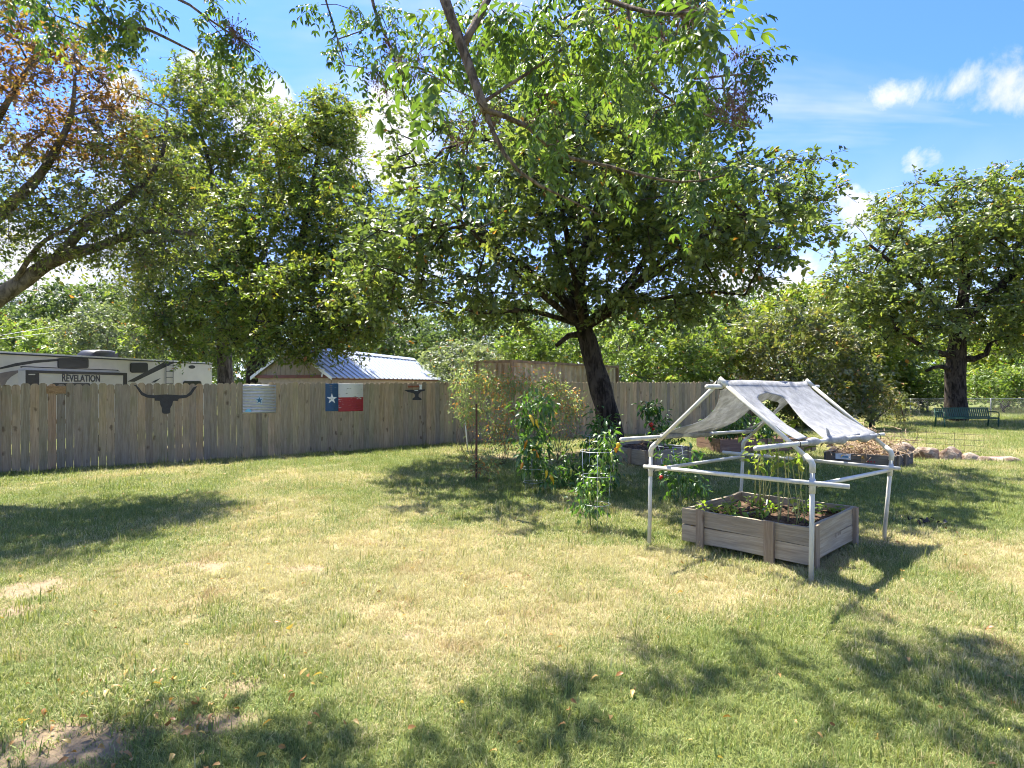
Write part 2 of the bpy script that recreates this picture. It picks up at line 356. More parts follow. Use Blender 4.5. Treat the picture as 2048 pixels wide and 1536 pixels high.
    g.l.new(m2p.outputs[0], ip.inputs['Points']); g.l.new(j.outputs[0], ip.inputs['Instance'])
    g.l.new(na('idx', 'INT'), ip.inputs['Instance Index']); g.l.new(rot.outputs[0], ip.inputs['Rotation']); g.l.new(na('scl', 'FLOAT'), ip.inputs['Scale'])
    g.l.new(ip.outputs[0], go.inputs[0])
    o.modifiers.new('scatter', 'NODES').node_group = ng
build_grass()
# ------------------------------------------------------------------ leaves, branches, trees
def leaf_cards(P, size, axis, nrm, ratio=.5, fold=.12):
    """two-triangle folded leaves"""
    a = norm(axis); sd = norm(np.cross(a, nrm)); n2 = np.cross(sd, a); s = size[:, None]
    V = np.stack([P, P+a*s*.48+sd*s*ratio*.5+n2*s*fold, P+a*s, P+a*s*.48-sd*s*ratio*.5+n2*s*fold], 1).reshape(-1, 3)
    k = np.arange(len(P))[:, None]*4
    return V, np.concatenate([k+np.array([0, 1, 2]), k+np.array([0, 2, 3])], 1).reshape(-1, 3)
def leaf_full(P, size, axis, nrm, ratio=.36, droop=.35, fold=.10):
    """eight-triangle leaves that bend down along their length"""
    a = norm(axis); sd = norm(np.cross(a, nrm)); n2 = np.cross(sd, a); s = size[:, None]
    def q(t, w, f): return P+a*s*(t*(1-.18*droop*t))-n2*s*droop*t*t*.8+sd*s*ratio*w+n2*s*fold*f
    V = np.stack([P, q(.3, .46, 1), q(.3, 0, 0), q(.3, -.46, 1), q(.68, .36, 1), q(.68, 0, 0), q(.68, -.36, 1), q(1, 0, 0)], 1).reshape(-1, 3)
    tri = np.array([(0, 2, 1), (0, 3, 2), (1, 2, 5), (1, 5, 4), (2, 3, 6), (2, 6, 5), (4, 5, 7), (5, 6, 7)])
    return V, (np.arange(len(P))[:, None, None]*8+tri).reshape(-1, 3)
def frusta(P0, P1, R0, R1, k=5):
    T = norm(P1-P0); ref = np.where(np.abs(T[:, 2:3]) < .9, np.array([[0, 0, 1.]]), np.array([[1., 0, 0]]))
    u = norm(np.cross(T, ref)); v = np.cross(T, u); a = np.linspace(0, 2*math.pi, k, endpoint=False)
    ring = u[:, None]*np.cos(a)[None, :, None]+v[:, None]*np.sin(a)[None, :, None]
    V = np.concatenate([P0[:, None]+ring*R0[:, None, None], P1[:, None]+ring*R1[:, None, None]], 1).reshape(-1, 3)
    j = np.arange(k); f = np.stack([j, (j+1) % k, k+(j+1) % k, k+j], -1)
    return V, (np.arange(len(P0))[:, None, None]*2*k+f).reshape(-1, 4)
class Skeleton:
    """limbs given by hand, then branches grown out to every leaf clump"""
    def __init__(s): s.P = []; s.par = []; s.R = []; s.fixed = []; s.limbs = []
    def limb(s, pts, r0, r1, step=.35):
        P, t = resample(pts, step); R = r0+(r1-r0)*t
        s.limbs.append((P, R)); last = -1
        for p, r in zip(P, R): s.P.append(p); s.par.append(last); s.R.append(r); s.fixed.append(True); last = len(s.P)-1
    def grow(s, C, rg, step=.4, rtip=.006, wig=.12, up=.25):
        P = list(s.P); par = list(s.par); base = np.array(s.P).mean(0)
        order = np.argsort(np.min(np.linalg.norm(C[:, None]-np.array(s.P)[None], axis=-1), axis=1)); tips = np.zeros(len(C), int)
        A = np.array(P)
        for ci in order:
            c = C[ci]; d = np.linalg.norm(A-c, axis=1); i = int(np.argmin(d)); L = d[i]; n = max(1, int(L/step)); p0 = A[i]
            prev = i; new = []
            for k in range(1, n+1):
                f = k/n; p = p0+(c-p0)*f+np.array([0, 0, up*L*f*(1-f)*.6]); p = p+(rg.normal(0, wig*step, 3) if k < n else 0)
                P.append(p); par.append(prev); prev = len(P)-1; new.append(p)
            tips[ci] = prev; A = np.vstack([A, np.array(new)])
        cnt = np.zeros(len(P)); cnt[tips] += 1
        for i in range(len(P)-1, len(s.P)-1, -1):
            if par[i] >= 0: cnt[par[i]] += cnt[i]
        R = np.array(list(s.R)+[0]*(len(P)-len(s.P))); nf = len(s.P)
        for i in range(nf, len(P)): R[i] = min(rtip*max(cnt[i], 1)**.45, R[par[i]]*.9 if par[i] < nf else R[par[i]])
        e = np.arange(nf, len(P)); pr = np.array(par)[e]
        return A[pr], A[e], np.where(pr < nf, np.minimum(R[pr], R[e]*1.3), R[pr]), R[e]
def B(px, py, Y, rx, ry, rd=None):
    return (W(px, py, Y), np.array([rx*Y/F, rd or rx*Y/F, ry*Y/F]))
def sample_blobs(blobs, n, rg, shell=.4, mind=.35):
    w = np.array([(r[0]*r[1]*r[2])**(.75) for _, r in blobs]); w /= w.sum(); out = []
    tries = 0
    while len(out) < n and tries < n*6:
        tries += 1
        c, r = blobs[rg.choice(len(blobs), p=w)]; d = rg.normal(size=3); d /= np.linalg.norm(d)
        p = c+d*r*(shell+(1-shell)*rg.random()**.6)*math.exp(rg.normal(0, .13))
        if out and np.min(np.sum((np.array(out[-400:])-p)**2, 1)) < mind**2*rg.random(): continue
        out.append(p)
    return np.array(out)
TW = 7; TWIGS = None
def foliage(C, rad, nper, size, rg, lum, ratio=.5, flat=.65, upb=.7, lc=None, outc=None):
    """leaf cards round every clump centre"""
    n = len(C)*nper; c = np.repeat(C, nper, 0); rr = np.repeat(rad*rg.uniform(.6, 1.35, len(C)), nper)[:, None]
    T = TW; td = rg.normal(0, 1, (len(C)*T, 3)); td[:, 2] *= flat; td = norm(td+(np.repeat(norm(C-outc), T, 0)*.35 if outc is not None else 0)+np.array([0, 0, -.08]))
    tl = rad*np.exp(rg.normal(0, .25, len(C)*T))*1.15; tn = norm(rg.normal(0, .45, (len(C)*T, 3))+np.array([0, 0, upb])); tv = rg.normal(0, .10, len(C)*T)
    k = np.repeat(np.arange(len(C)), nper)*T+rg.integers(0, T, n); f = rg.random(n)**.75
    dd = td[k]; sd = norm(np.cross(dd, tn[k])); sg = np.where(rg.random(n) < .5, -1., 1.)[:, None]
    bend = np.array([0, 0, -.22])*(f**2*tl[k])[:, None]
    P = c+dd*(f*tl[k])[:, None]+bend+rg.normal(0, .06*rad, (n, 3))
    ax = norm(dd*.55+sd*sg*.8+rg.normal(0, .28, (n, 3))+np.array([0, 0, -.18])); nr = norm(tn[k]+rg.normal(0, .30, (n, 3)))
    s = size*np.exp(rg.normal(0, .24, n))
    global TWIGS
    TWIGS = (np.repeat(C, T, 0), td, tl)
    lv = np.clip(np.repeat(rg.normal(.5, .15, len(C)), nper)+tv[k]+rg.normal(0, .12, n)+lum, 0, 1)
    l2 = np.zeros(n) if lc is None else np.clip(np.repeat(lc, nper)*1.3-rg.random(n)*.7, 0, 1)
    l2 = np.maximum(l2, (rg.random(n) < .012)*.8)
    return P, s, ax, nr, lv, l2
def build_tree(name, label, cat, base, limbs, blobs, mat, bark, n, rad, nper, size, seed, group=None, ratio=.5, lum=0.0, dead=None, rtip=.006, step=.45, twigs=True, flat=.65, mind=.35, sides=9, keep=None, shell=.4):
    rg = np.random.default_rng(seed)
    root = thing(name, label, cat, (base[0], base[1], float(gz(base[0], base[1]))), group)
    sk = Skeleton()
    for pts, r0, r1 in limbs: sk.limb(pts, r0, r1, max(.2, step*.7))
    g = Geo()
    for i, (P, R) in enumerate(sk.limbs):
        V, Fc = tube(P, R, sides if i else sides+4, True, .16, i); g.add(V, Fc)
    g.part(root, 'trunk', bark, True)
    C = sample_blobs(blobs, n, rg, shell, mind)
    if keep is not None: C = C[keep(C)]
    p0, p1, r0, r1 = sk.grow(C, rg, step, rtip)
    cen = C.mean(0); nper = int(nper*.8); size *= 1.14
    P, s, ax, nr, lv, l2 = foliage(C, rad, nper, size, rg, lum, ratio, flat, outc=cen, lc=None if dead is None else dead(C, rg))
    if twigs:
        c, d, L = TWIGS; L = L[:, None]
        mid = c+d*L*.5+np.array([0, 0, -.055])*L; p0 = np.r_[p0, c, mid]; p1 = np.r_[p1, mid, c+d*L+np.array([0, 0, -.22])*L]
        r0 = np.r_[r0, np.full(len(c), rtip*.8), np.full(len(c), rtip*.55)]; r1 = np.r_[r1, np.full(len(c), rtip*.55), np.full(len(c), rtip*.25)]
    V, Fq = frusta(p0, p1, r0, r1, 5); part(root, 'branch', V, Fq, bark, True)['kind'] = 'stuff'
    V, Ft = leaf_cards(P, s, ax, nr, ratio)
    part(root, 'crown', V, Ft, mat, False, {'lv': np.repeat(lv, 4), 'lc': np.repeat(l2, 4)})
    return root
BARK_DARK = mat_bark('dark_oak_bark', (.018, .014, .011), (.075, .06, .048)); BARK_GREY = mat_bark('grey_bark', (.05, .042, .034), (.17, .145, .12)); BARK_TAN = mat_bark('tan_young_bark', (.07, .05, .034), (.22, .165, .115), 30)
L_OAK = mat_leaf('oak_leaf', [(.048, .068, .028), (.085, .118, .042), (.13, .168, .052), (.20, .215, .065)], .42, .65)
L_ELM = mat_leaf('elm_leaf', [(.05, .075, .02), (.09, .135, .03), (.15, .19, .04), (.25, .24, .05)], .45, .6)
L_LEFT = mat_leaf('left_tree_leaf', [(.05, .07, .024), (.09, .12, .036), (.15, .17, .045), (.24, .22, .06)], .42, .7, (.15, .07, .028))
L_PISTACHE = mat_leaf('pinnate_leaf', [(.032, .062, .018), (.058, .10, .024), (.095, .145, .032), (.16, .20, .042)], .46, .6, (.30, .13, .03))
L_BUSH = mat_leaf('bush_leaf', [(.05, .085, .022), (.09, .14, .034), (.14, .20, .05), (.22, .25, .07)], .42, .5)
L_GREY = mat_leaf('greyish_leaf', [(.055, .075, .04), (.09, .115, .065), (.14, .17, .10), (.22, .24, .16)], .35, .5)
L_FAR = mat_leaf('far_leaf', [(.04, .06, .028), (.07, .10, .042), (.10, .14, .055), (.16, .19, .08)], .38, .45)
L_RED = mat_leaf('reddish_shrub_leaf', [(.045, .066, .022), (.08, .108, .036), (.135, .152, .05), (.22, .19, .075)], .36, .7, (.28, .12, .06))
# ------------------------------------------------------------------ the trees
def wl(*pts): return [W(*p) for p in pts]
# gaps in the crown through which the sun reaches the caged peppers, the vines and the stalk bed
def sun_gaps(C):
    k = np.ones(len(C), bool)
    for x, y, z, r in ((1.05, 7.35, .6, .85), (.42, 9.7, .9, .7), (7.95, 13.3, .4, 1.1), (-.8, 12.5, 1.6, .8), (1.1, 12.9, 1.6, .7), (2.9, 8.9, .5, .5)):
        h = C[:, 2]-z; q = np.hypot(C[:, 0]-SUN.x/SUN.z*h-x, C[:, 1]-SUN.y/SUN.z*h-y); k &= q > r
    return k
# the leaning oak in front of the fence
OB = W(1228, 905, 15.6)
build_tree('oak_tree', 'leaning dark-trunked oak standing in front of the fence in mid-yard', 'tree', OB, [
    (wl((1230, 915, 15.6), (1212, 820, 15.6), (1190, 735, 15.6), (1168, 658, 15.6)), 0.335, 0.221),
    (wl((1168, 665, 15.6), (1130, 600, 15.34), (1060, 545, 14.92), (1000, 490, 14.41), (930, 430, 13.9)), 0.157, 0.043),
    (wl((1170, 662, 15.6), (1160, 560, 15.6), (1190, 430, 15.77), (1230, 300, 16.02), (1240, 180, 16.28)), 0.178, 0.036),
    (wl((1175, 650, 15.6), (1230, 600, 15.43), (1320, 540, 15.17), (1420, 480, 14.75), (1520, 430, 14.41)), 0.128, 0.036),
    (wl((1166, 662, 15.6), (1130, 550, 16.02), (1080, 420, 16.45), (1000, 300, 16.88), (930, 250, 17.13)), 0.121, 0.036),
    (wl((1178, 650, 15.6), (1260, 560, 16.11), (1340, 440, 16.79), (1400, 330, 17.3)), 0.107, 0.036),
    (wl((1160, 650, 15.6), (1060, 622, 14.75), (960, 625, 13.9), (890, 605, 13.39)), 0.078, 0.022),
    (wl((1180, 652, 15.6), (1260, 612, 14.75), (1400, 585, 13.9), (1490, 590, 13.3)), 0.071, 0.022),
    (wl((1168, 660, 15.6), (1150, 560, 14.32), (1130, 450, 12.88), (1110, 350, 11.5)), 0.114, 0.028), (wl((1175, 655, 15.6), (1280, 560, 13.9), (1370, 470, 12.37), (1420, 420, 11.5)), 0.107, 0.028), (wl((1165, 655, 15.6), (1050, 560, 13.9), (960, 480, 12.2), (920, 440, 11.4)), 0.100, 0.028),
    (wl((1172, 668, 15.51), (1145, 668, 15.43), (1128, 678, 15.34), (1112, 692, 15.3)), 0.093, 0.050)],
    [B(1180, 330, 15.6, 200, 190, 4), B(950, 420, 14.75, 170, 150, 3.5), B(1400, 410, 15.17, 180, 140, 3.5), B(815, 500, 14.32, 110, 110, 2.5), B(1565, 440, 14.75, 78, 105, 2),
     B(1050, 200, 16.45, 170, 120, 3), B(1280, 170, 16.45, 170, 120, 3), B(870, 310, 15.6, 100, 100, 2.5), B(1460, 530, 13.9, 120, 55, 2), B(900, 575, 13.47, 150, 50, 2), B(1150, 540, 14.75, 150, 60, 3), B(1350, 590, 14.32, 120, 30, 2), B(990, 590, 13.73, 140, 50, 2), B(1290, 610, 14.41, 130, 40, 2), B(760, 560, 13.05, 70, 80, 1.6),
     B(1130, 330, 11.57, 170, 120, 2.2), B(950, 440, 11.23, 140, 80, 2), B(1370, 420, 11.40, 160, 90, 2.2), B(1540, 470, 11.57, 80, 60, 1.6), B(800, 510, 11.91, 80, 60, 1.6), B(1130, 330, 11.57, 170, 120, 2.2), B(950, 440, 11.23, 140, 80, 2), B(1370, 420, 11.40, 160, 90, 2.2), B(1540, 470, 11.57, 80, 60, 1.6), B(800, 510, 11.91, 80, 60, 1.6)],
    L_OAK, BARK_DARK, 980, .44, 112, .105, 11, keep=sun_gaps, ratio=.62, lum=.05, rtip=.008, mind=.45, sides=10)
# the big oak behind the bench
build_tree('oak_tree', 'big spreading oak with a thick dark trunk behind the green bench', 'tree', W(1912, 842, 29), [
    (wl((1912, 850, 29), (1911, 800, 29), (1910, 750, 29), (1914, 700, 29), (1918, 645, 29)), .50, .34),
    (wl((1914, 712, 29), (1878, 706, 28.7), (1840, 690, 28.4), (1790, 655, 28)), .17, .07),
    (wl((1920, 716, 28.9), (1950, 718, 28.6), (1972, 708, 28.4), (1980, 686, 28.3)), .17, .10),
    (wl((1908, 742, 28.9), (1885, 733, 28.7), (1868, 735, 28.5), (1852, 742, 28.4)), .13, .06),
    (wl((1918, 650, 29), (1930, 560, 29), (1925, 470, 29.2), (1900, 400, 29.4)), .30, .07),
    (wl((1916, 655, 29), (1870, 600, 28.7), (1800, 540, 28.4), (1740, 490, 28)), .22, .06),
    (wl((1920, 650, 29), (1990, 580, 29), (2060, 520, 29.3), (2120, 470, 29.5)), .22, .06)],
    [B(1890, 450, 29, 140, 95), B(1790, 545, 28.4, 120, 95, 3), B(2000, 510, 29, 120, 120, 3.5), B(2035, 405, 29.3, 85, 70, 2), B(1725, 570, 28.5, 75, 55, 2), B(1800, 640, 27.5, 105, 50, 2.5), B(1990, 630, 28, 110, 50, 3), B(2110, 540, 29, 120, 150, 3)],
    L_OAK, BARK_DARK, 620, .60, 120, .155, 12, ratio=.6, lum=.16, rtip=.010, step=.6, mind=.7, sides=10)
# two bright elms behind the fence
build_tree('elm_tree', 'tall bright green elm rising behind the trailer end', 'tree', W(452, 800, 27), [
    (wl((452, 812, 27), (450, 740, 27), (446, 680, 27), (440, 620, 27)), .36, .26),
    (wl((440, 625, 27), (400, 520, 26.6), (350, 420, 26), (320, 330, 25.5)), .18, .05), (wl((441, 622, 27), (450, 500, 27), (430, 380, 27.4), (400, 260, 27.6), (370, 170, 27.8)), .20, .04),
    (wl((441, 622, 27), (520, 520, 27), (560, 400, 27.5), (550, 290, 28)), .17, .04), (wl((440, 640, 27), (360, 600, 26), (310, 590, 25.4)), .10, .03)],
    [B(400, 300, 27, 105, 130), B(330, 330, 26, 80, 90, 2), B(380, 170, 27, 55, 60, 1.2), B(460, 170, 28, 45, 55, 1.2), B(500, 300, 28, 110, 110, 2.5), B(390, 470, 26, 120, 110, 2.5), B(340, 600, 25, 70, 80, 2), B(430, 620, 25.5, 90, 60, 2), B(350, 660, 25.5, 85, 50, 1.4), B(300, 540, 25, 60, 80, 1.6)],
    L_ELM, BARK_GREY, 840, .56, 105, .12, 21, ratio=.48, lum=.06, rtip=.008, step=.6, mind=.7)
build_tree('elm_tree', 'broad yellow-green elm whose boughs hang over the shed gable', 'tree', W(512, 800, 24), [
    (wl((512, 815, 24), (512, 740, 24), (520, 670, 24), (535, 610, 24)), .40, .28),
    (wl((535, 615, 24), (590, 520, 24), (620, 400, 24.4), (640, 280, 25)), .20, .05), (wl((535, 612, 24), (640, 540, 23.5), (710, 460, 23.5), (740, 400, 23.6)), .17, .04),
    (wl((533, 620, 24), (500, 520, 23.6), (490, 430, 23.2)), .15, .04), (wl((533, 625, 24), (600, 620, 22.5), (650, 640, 21), (690, 660, 20.2)), .12, .03), (wl((530, 630, 24), (560, 640, 22), (570, 660, 20.3)), .09, .03)],
    [B(620, 330, 25, 100, 115), B(660, 240, 25.5, 60, 55, 1.6), B(690, 450, 23.6, 85, 110, 2.4), B(560, 480, 23.6, 130, 110, 2.6), B(600, 590, 22, 130, 75, 2.4), B(720, 610, 20.5, 75, 70, 1.6), B(570, 675, 20.2, 75, 50, .9), B(470, 560, 23, 80, 80, 2), B(740, 520, 22, 55, 90, 1.6), B(570, 690, 20, 60, 40, .7), B(470, 660, 22, 70, 50, 1.4), B(680, 660, 20.4, 60, 45, 1)],
    L_ELM, BARK_DARK, 960, .54, 108, .118, 22, ratio=.48, lum=.14, rtip=.008, step=.6, mind=.65)
# the tree that leans in from the left, partly browned
def brown(C, rg):
    c = W(95, 190, 9.6); q = np.sum(((C-c)/np.array([1.35, 2.2, 1.25]))**2, 1); return np.clip(1.35-q, 0, 1)
build_tree('leaning_tree', 'tree leaning in from the left edge with a patch of browned leaves', 'tree', (-11.2, 9.6), [
    ([np.array([-11.2, 9.6, -.1]), np.array([-11.0, 9.7, 1.2]), W(-180, 730, 9.9), W(-70, 640, 10)], .34, .26),
    (wl((-70, 640, 10), (20, 580, 10), (110, 520, 10), (200, 492, 10.1), (290, 462, 10.4), (400, 470, 10.8)), .165, .025),
    (wl((110, 522, 10), (170, 455, 10), (250, 400, 10.2), (320, 320, 10.5), (335, 220, 10.7)), .09, .02),
    (wl((-70, 640, 10), (-80, 520, 9.8), (10, 420, 9.6), (80, 350, 9.5), (140, 240, 9.4), (150, 150, 9.3)), .15, .02),
    (wl((-80, 540, 9.9), (-60, 380, 9.6), (-10, 250, 9.2), (60, 130, 9)), .13, .02),
    (wl((20, 580, 10), (80, 490, 9.6), (150, 450, 9.3), (210, 400, 9.1)), .05, .012)],
    [B(95, 190, 9.6, 130, 120, 1.5), B(40, 330, 9.6, 110, 110, 1.4), B(180, 420, 10, 120, 90, 1.4), B(320, 370, 10.6, 100, 100, 1.2), B(300, 480, 10.2, 120, 60, 1.2), B(60, 470, 9.8, 100, 60, 1.2), B(250, 300, 10.2, 90, 80, 1.2), B(40, 50, 9.2, 110, 70, 1.3), B(180, 120, 9.6, 70, 70, 1.0), B(-140, 300, 9.8, 90, 220, 1.4)],
    L_LEFT, BARK_GREY, 500, .32, 90, .06, 23, ratio=.5, lum=.0, dead=brown, rtip=.004, step=.28, mind=.3, shell=.25)
# shrubs and trees further back
def shrub(name, label, px, py, Y, blobs, mat, n, rad, nper, size, seed, lum=0.0, ratio=.5, bark=BARK_GREY, cat='shrub', tr=.07, group=None, dead=None):
    b = W(px, py, Y); b[2] = gz(b[0], b[1]); top = blobs[0][0]; mid = (b+top)/2
    nper = int(nper*.72); size *= 1.22; rad *= .86
    lim = [([b-np.array([0, 0, .2]), mid*.6+b*.4, mid, top], tr, tr*.35)]
    for c, r in blobs[1:]: lim.append(([b+(mid-b)*.3, (b+mid)/2*.5+c*.5, c], tr*.6, tr*.25))
    return build_tree(name, label, cat, b, lim, blobs, mat, bark, n, rad, nper, size, seed, group, ratio, lum, dead, .008, .7, False, .75, rad*.9, 6, shell=.72)
shrub('photinia_shrub', 'large rounded shrub with reddish new leaves behind the shade frame', 1590, 850, 24.5, [B(1600, 720, 24.5, 115, 100, 2.2), B(1520, 740, 24.5, 80, 90, 1.8), B(1690, 760, 24, 60, 75, 1.6), B(1580, 660, 24.8, 80, 45, 1.5), B(1640, 790, 23.6, 90, 50, 1.5)], L_RED, 420, .45, 105, .11, 31, .14)
shrub('green_bush', 'bright green bush topping the fence right of the oak trunk', 1330, 850, 24.5, [B(1310, 700, 25, 85, 60, 1.6), B(1390, 690, 25, 75, 60, 1.5), B(1350, 750, 24.6, 100, 40, 1.4), B(1440, 730, 25, 60, 60, 1.4)], L_BUSH, 260, .42, 100, .11, 32, .18)
shrub('silvery_bush', 'pale silvery bush beyond the far end of the shed roof', 905, 850, 33, [B(905, 735, 33, 70, 45, 2), B(960, 720, 34, 60, 40, 2)], L_GREY, 130, .5, 90, .13, 33, .3)
shrub('green_bush', 'light green bush growing over the rusty container', 1060, 850, 33, [B(1060, 690, 33, 60, 40, 2), B(1120, 700, 33, 60, 40, 2), B(1190, 690, 34, 70, 50, 2)], L_BUSH, 190, .55, 85, .15, 34, .12)
shrub('silvery_bush', 'grey-green rounded bush rising behind the trailer roof', 215, 790, 36, [B(215, 670, 36, 75, 58, 2.2), B(270, 690, 36, 40, 50, 1.6)], L_GREY, 170, .55, 95, .14, 35, .18)
shrub('yellowish_bush', 'yellow-green bush showing above the trailer at the left edge', 40, 790, 42, [B(45, 680, 42, 85, 38, 2.5), B(110, 690, 40, 40, 35, 2)], L_BUSH, 120, .6, 85, .17, 36, .22)
def far_tree(label, px, Y, blobs, n, rad, nper, size, seed, lum=0.0, mat=L_FAR, bark=BARK_DARK, tr=.3, forkpy=690, name='background_tree'):
    b = W(px, 820, Y); b[2] = gz(b[0], b[1]); fk = W(px, forkpy, Y)
    nper = int(nper*.78); size *= 1.15; rad *= .86
    lim = [([b-np.array([0, 0, .3]), (b+fk)/2, fk], tr, tr*.7)]+[([fk, (fk+c)/2+np.array([0, 0, .2]), c], tr*.5, tr*.12) for c, r in blobs]
    return build_tree(name, label, 'tree', b, lim, blobs, mat, bark, n, rad, nper, size, seed, 'trees beyond the yard', .55, lum, None, .012, 1.0, False, .7, rad*.9, 6, shell=.65)
far_tree('hazy spreading oak far behind the trailer', 165, 50, [B(165, 615, 50, 95, 50, 4), B(110, 640, 50, 60, 40, 3), B(225, 625, 50, 45, 40, 3)], 240, .8, 85, .2, 41, .05)
far_tree('dark rounded tree left of the far silvery bush', 60, 60, [B(50, 640, 60, 90, 50, 4), B(-60, 600, 60, 100, 80, 5)], 200, .9, 75, .24, 42, .02)
far_tree('mid green tree filling the gap between shrub and bench oak', 1660, 38, [B(1640, 620, 38, 100, 50, 3.5), B(1720, 650, 38, 70, 60, 3), B(1570, 650, 39, 80, 50, 3), B(1690, 720, 37, 70, 60, 3)], 380, .75, 90, .18, 43, .18, L_ELM)
far_tree('dense green tree standing right of the bench oak', 2010, 42, [B(2010, 730, 42, 110, 60, 4), B(2090, 680, 42, 100, 90, 4), B(1970, 680, 43, 70, 60, 3)], 340, .8, 85, .2, 44, .16, L_ELM)
far_tree('low shady tree behind the chain-link fence left of the bench', 1760, 40, [B(1765, 700, 40, 60, 60, 3), B(1745, 770, 39, 50, 40, 2.5)], 200, .7, 90, .18, 45, .12, L_ELM)
far_tree('hazy tree seen beneath the left boughs of the leaning oak', 900, 58, [B(900, 665, 58, 80, 50, 4), B(970, 680, 58, 70, 45, 4), B(850, 700, 57, 50, 40, 3)], 230, .9, 75, .24, 46, .08)
far_tree('hazy tree seen just left of the leaning oak trunk', 1080, 62, [B(1080, 650, 62, 90, 50, 5), B(1010, 640, 63, 70, 45, 4)], 220, .95, 75, .25, 47, .02)
far_tree('hazy tree seen right of the leaning oak trunk', 1290, 56, [B(1290, 640, 56, 100, 45, 4), B(1400, 640, 55, 80, 50, 4), B(1220, 660, 57, 60, 50, 4)], 280, .9, 75, .24, 48, .08)
far_tree('tall hazy tree behind the reddish shrub', 1500, 52, [B(1500, 640, 52, 90, 45, 4), B(1450, 670, 52, 80, 50, 4)], 220, .9, 75, .22, 49, .02)
far_tree('shady tree deep behind the two elms', 610, 44, [B(600, 640, 44, 110, 80, 4), B(720, 660, 44, 90, 60, 4), B(800, 680, 44, 70, 55, 4)], 320, .85, 80, .2, 50, -.05)
far_tree('shady tree behind the trailer end', 380, 46, [B(340, 680, 46, 90, 60, 4), B(430, 650, 46, 90, 70, 4)], 260, .85, 80, .2, 51, -.02)
shrub('field_shrub', 'leafy shrub beyond the chain-link fence left of the oak trunk', 1855, 840, 37, [B(1855, 770, 37, 45, 35, 1.6), B(1810, 780, 38, 25, 22, 1)], L_BUSH, 110, .5, 80, .13, 37, .1)
shrub('field_shrub', 'leafy shrub beyond the chain-link fence at the right edge', 2010, 840, 37, [B(1985, 770, 37, 45, 35, 1.6), B(2060, 765, 37, 60, 45, 2)], L_BUSH, 150, .5, 80, .13, 38, .1)
shrub('young_shrub', 'small loose shrub left of the wire panel by the chain-link fence', 1740, 858, 24, [B(1745, 800, 24, 40, 35, .7), B(1790, 810, 24.5, 25, 30, .5)], L_RED, 70, .3, 80, .07, 39, .25)
def far_woods():
    rg = np.random.default_rng(60); n = 1500
    a = rg.uniform(-1.05, 1.05, n); R = rg.uniform(72, 100, n)
    h = (5.0+4.5*vnoise(a*9, a*0, 6))*rg.random(n)**.7
    C = np.stack([np.sin(a)*R, np.cos(a)*R, h+.3], -1)
    P, s, ax, nr, lv, l2 = foliage(C, 1.7, 40, .62, rg, -.08)
    V, Ft = leaf_cards(P, s, ax, nr, .6)
    o = obj('distant_woods', mesh('distant_woods', V, Ft, L_FAR, False, {'lv': np.repeat(lv, 4), 'lc': np.repeat(l2, 4)})); tagit(o, 'far mass of woods closing the horizon', 'woods', kind='stuff')
far_woods()
# ------------------------------------------------------------------ the tree overhead, its boughs hanging into the top of the picture
def pinnate(rg, L=.24, pairs=5, leaf=.085):
    """one compound leaf along +x, drooping"""
    P = []; A = []; S = []; t = np.linspace(.22, 1, pairs)
    rp = lambda f: np.array([L*f, 0, -.30*L*f*f])
    for f in t:
        for sgn in (-1, 1):
            P.append(rp(f)); A.append((.5, sgn*.75, -.28+rg.normal(0, .16))); S.append(leaf*rg.uniform(.75, 1.1)*(1 if f > .3 else .85))
    P.append(rp(1)); A.append((1, 0, -.5)); S.append(leaf)
    P = np.array(P); A = np.array(A, float); S = np.array(S)
    V, T = leaf_full(P, S, A, np.tile([0., 0, 1], (len(P), 1))+rg.normal(0, .22, P.shape), .40, .5)
    rV, rF = tube([rp(f) for f in (0, .3, .65, 1)], [.0016, .0013, .001, .0007], 3, False)
    rT = np.array([(f[0], f[1], f[2]) for f in rF]+[(f[0], f[2], f[3]) for f in rF])
    return np.r_[V, rV], np.r_[T, rT+len(V)]
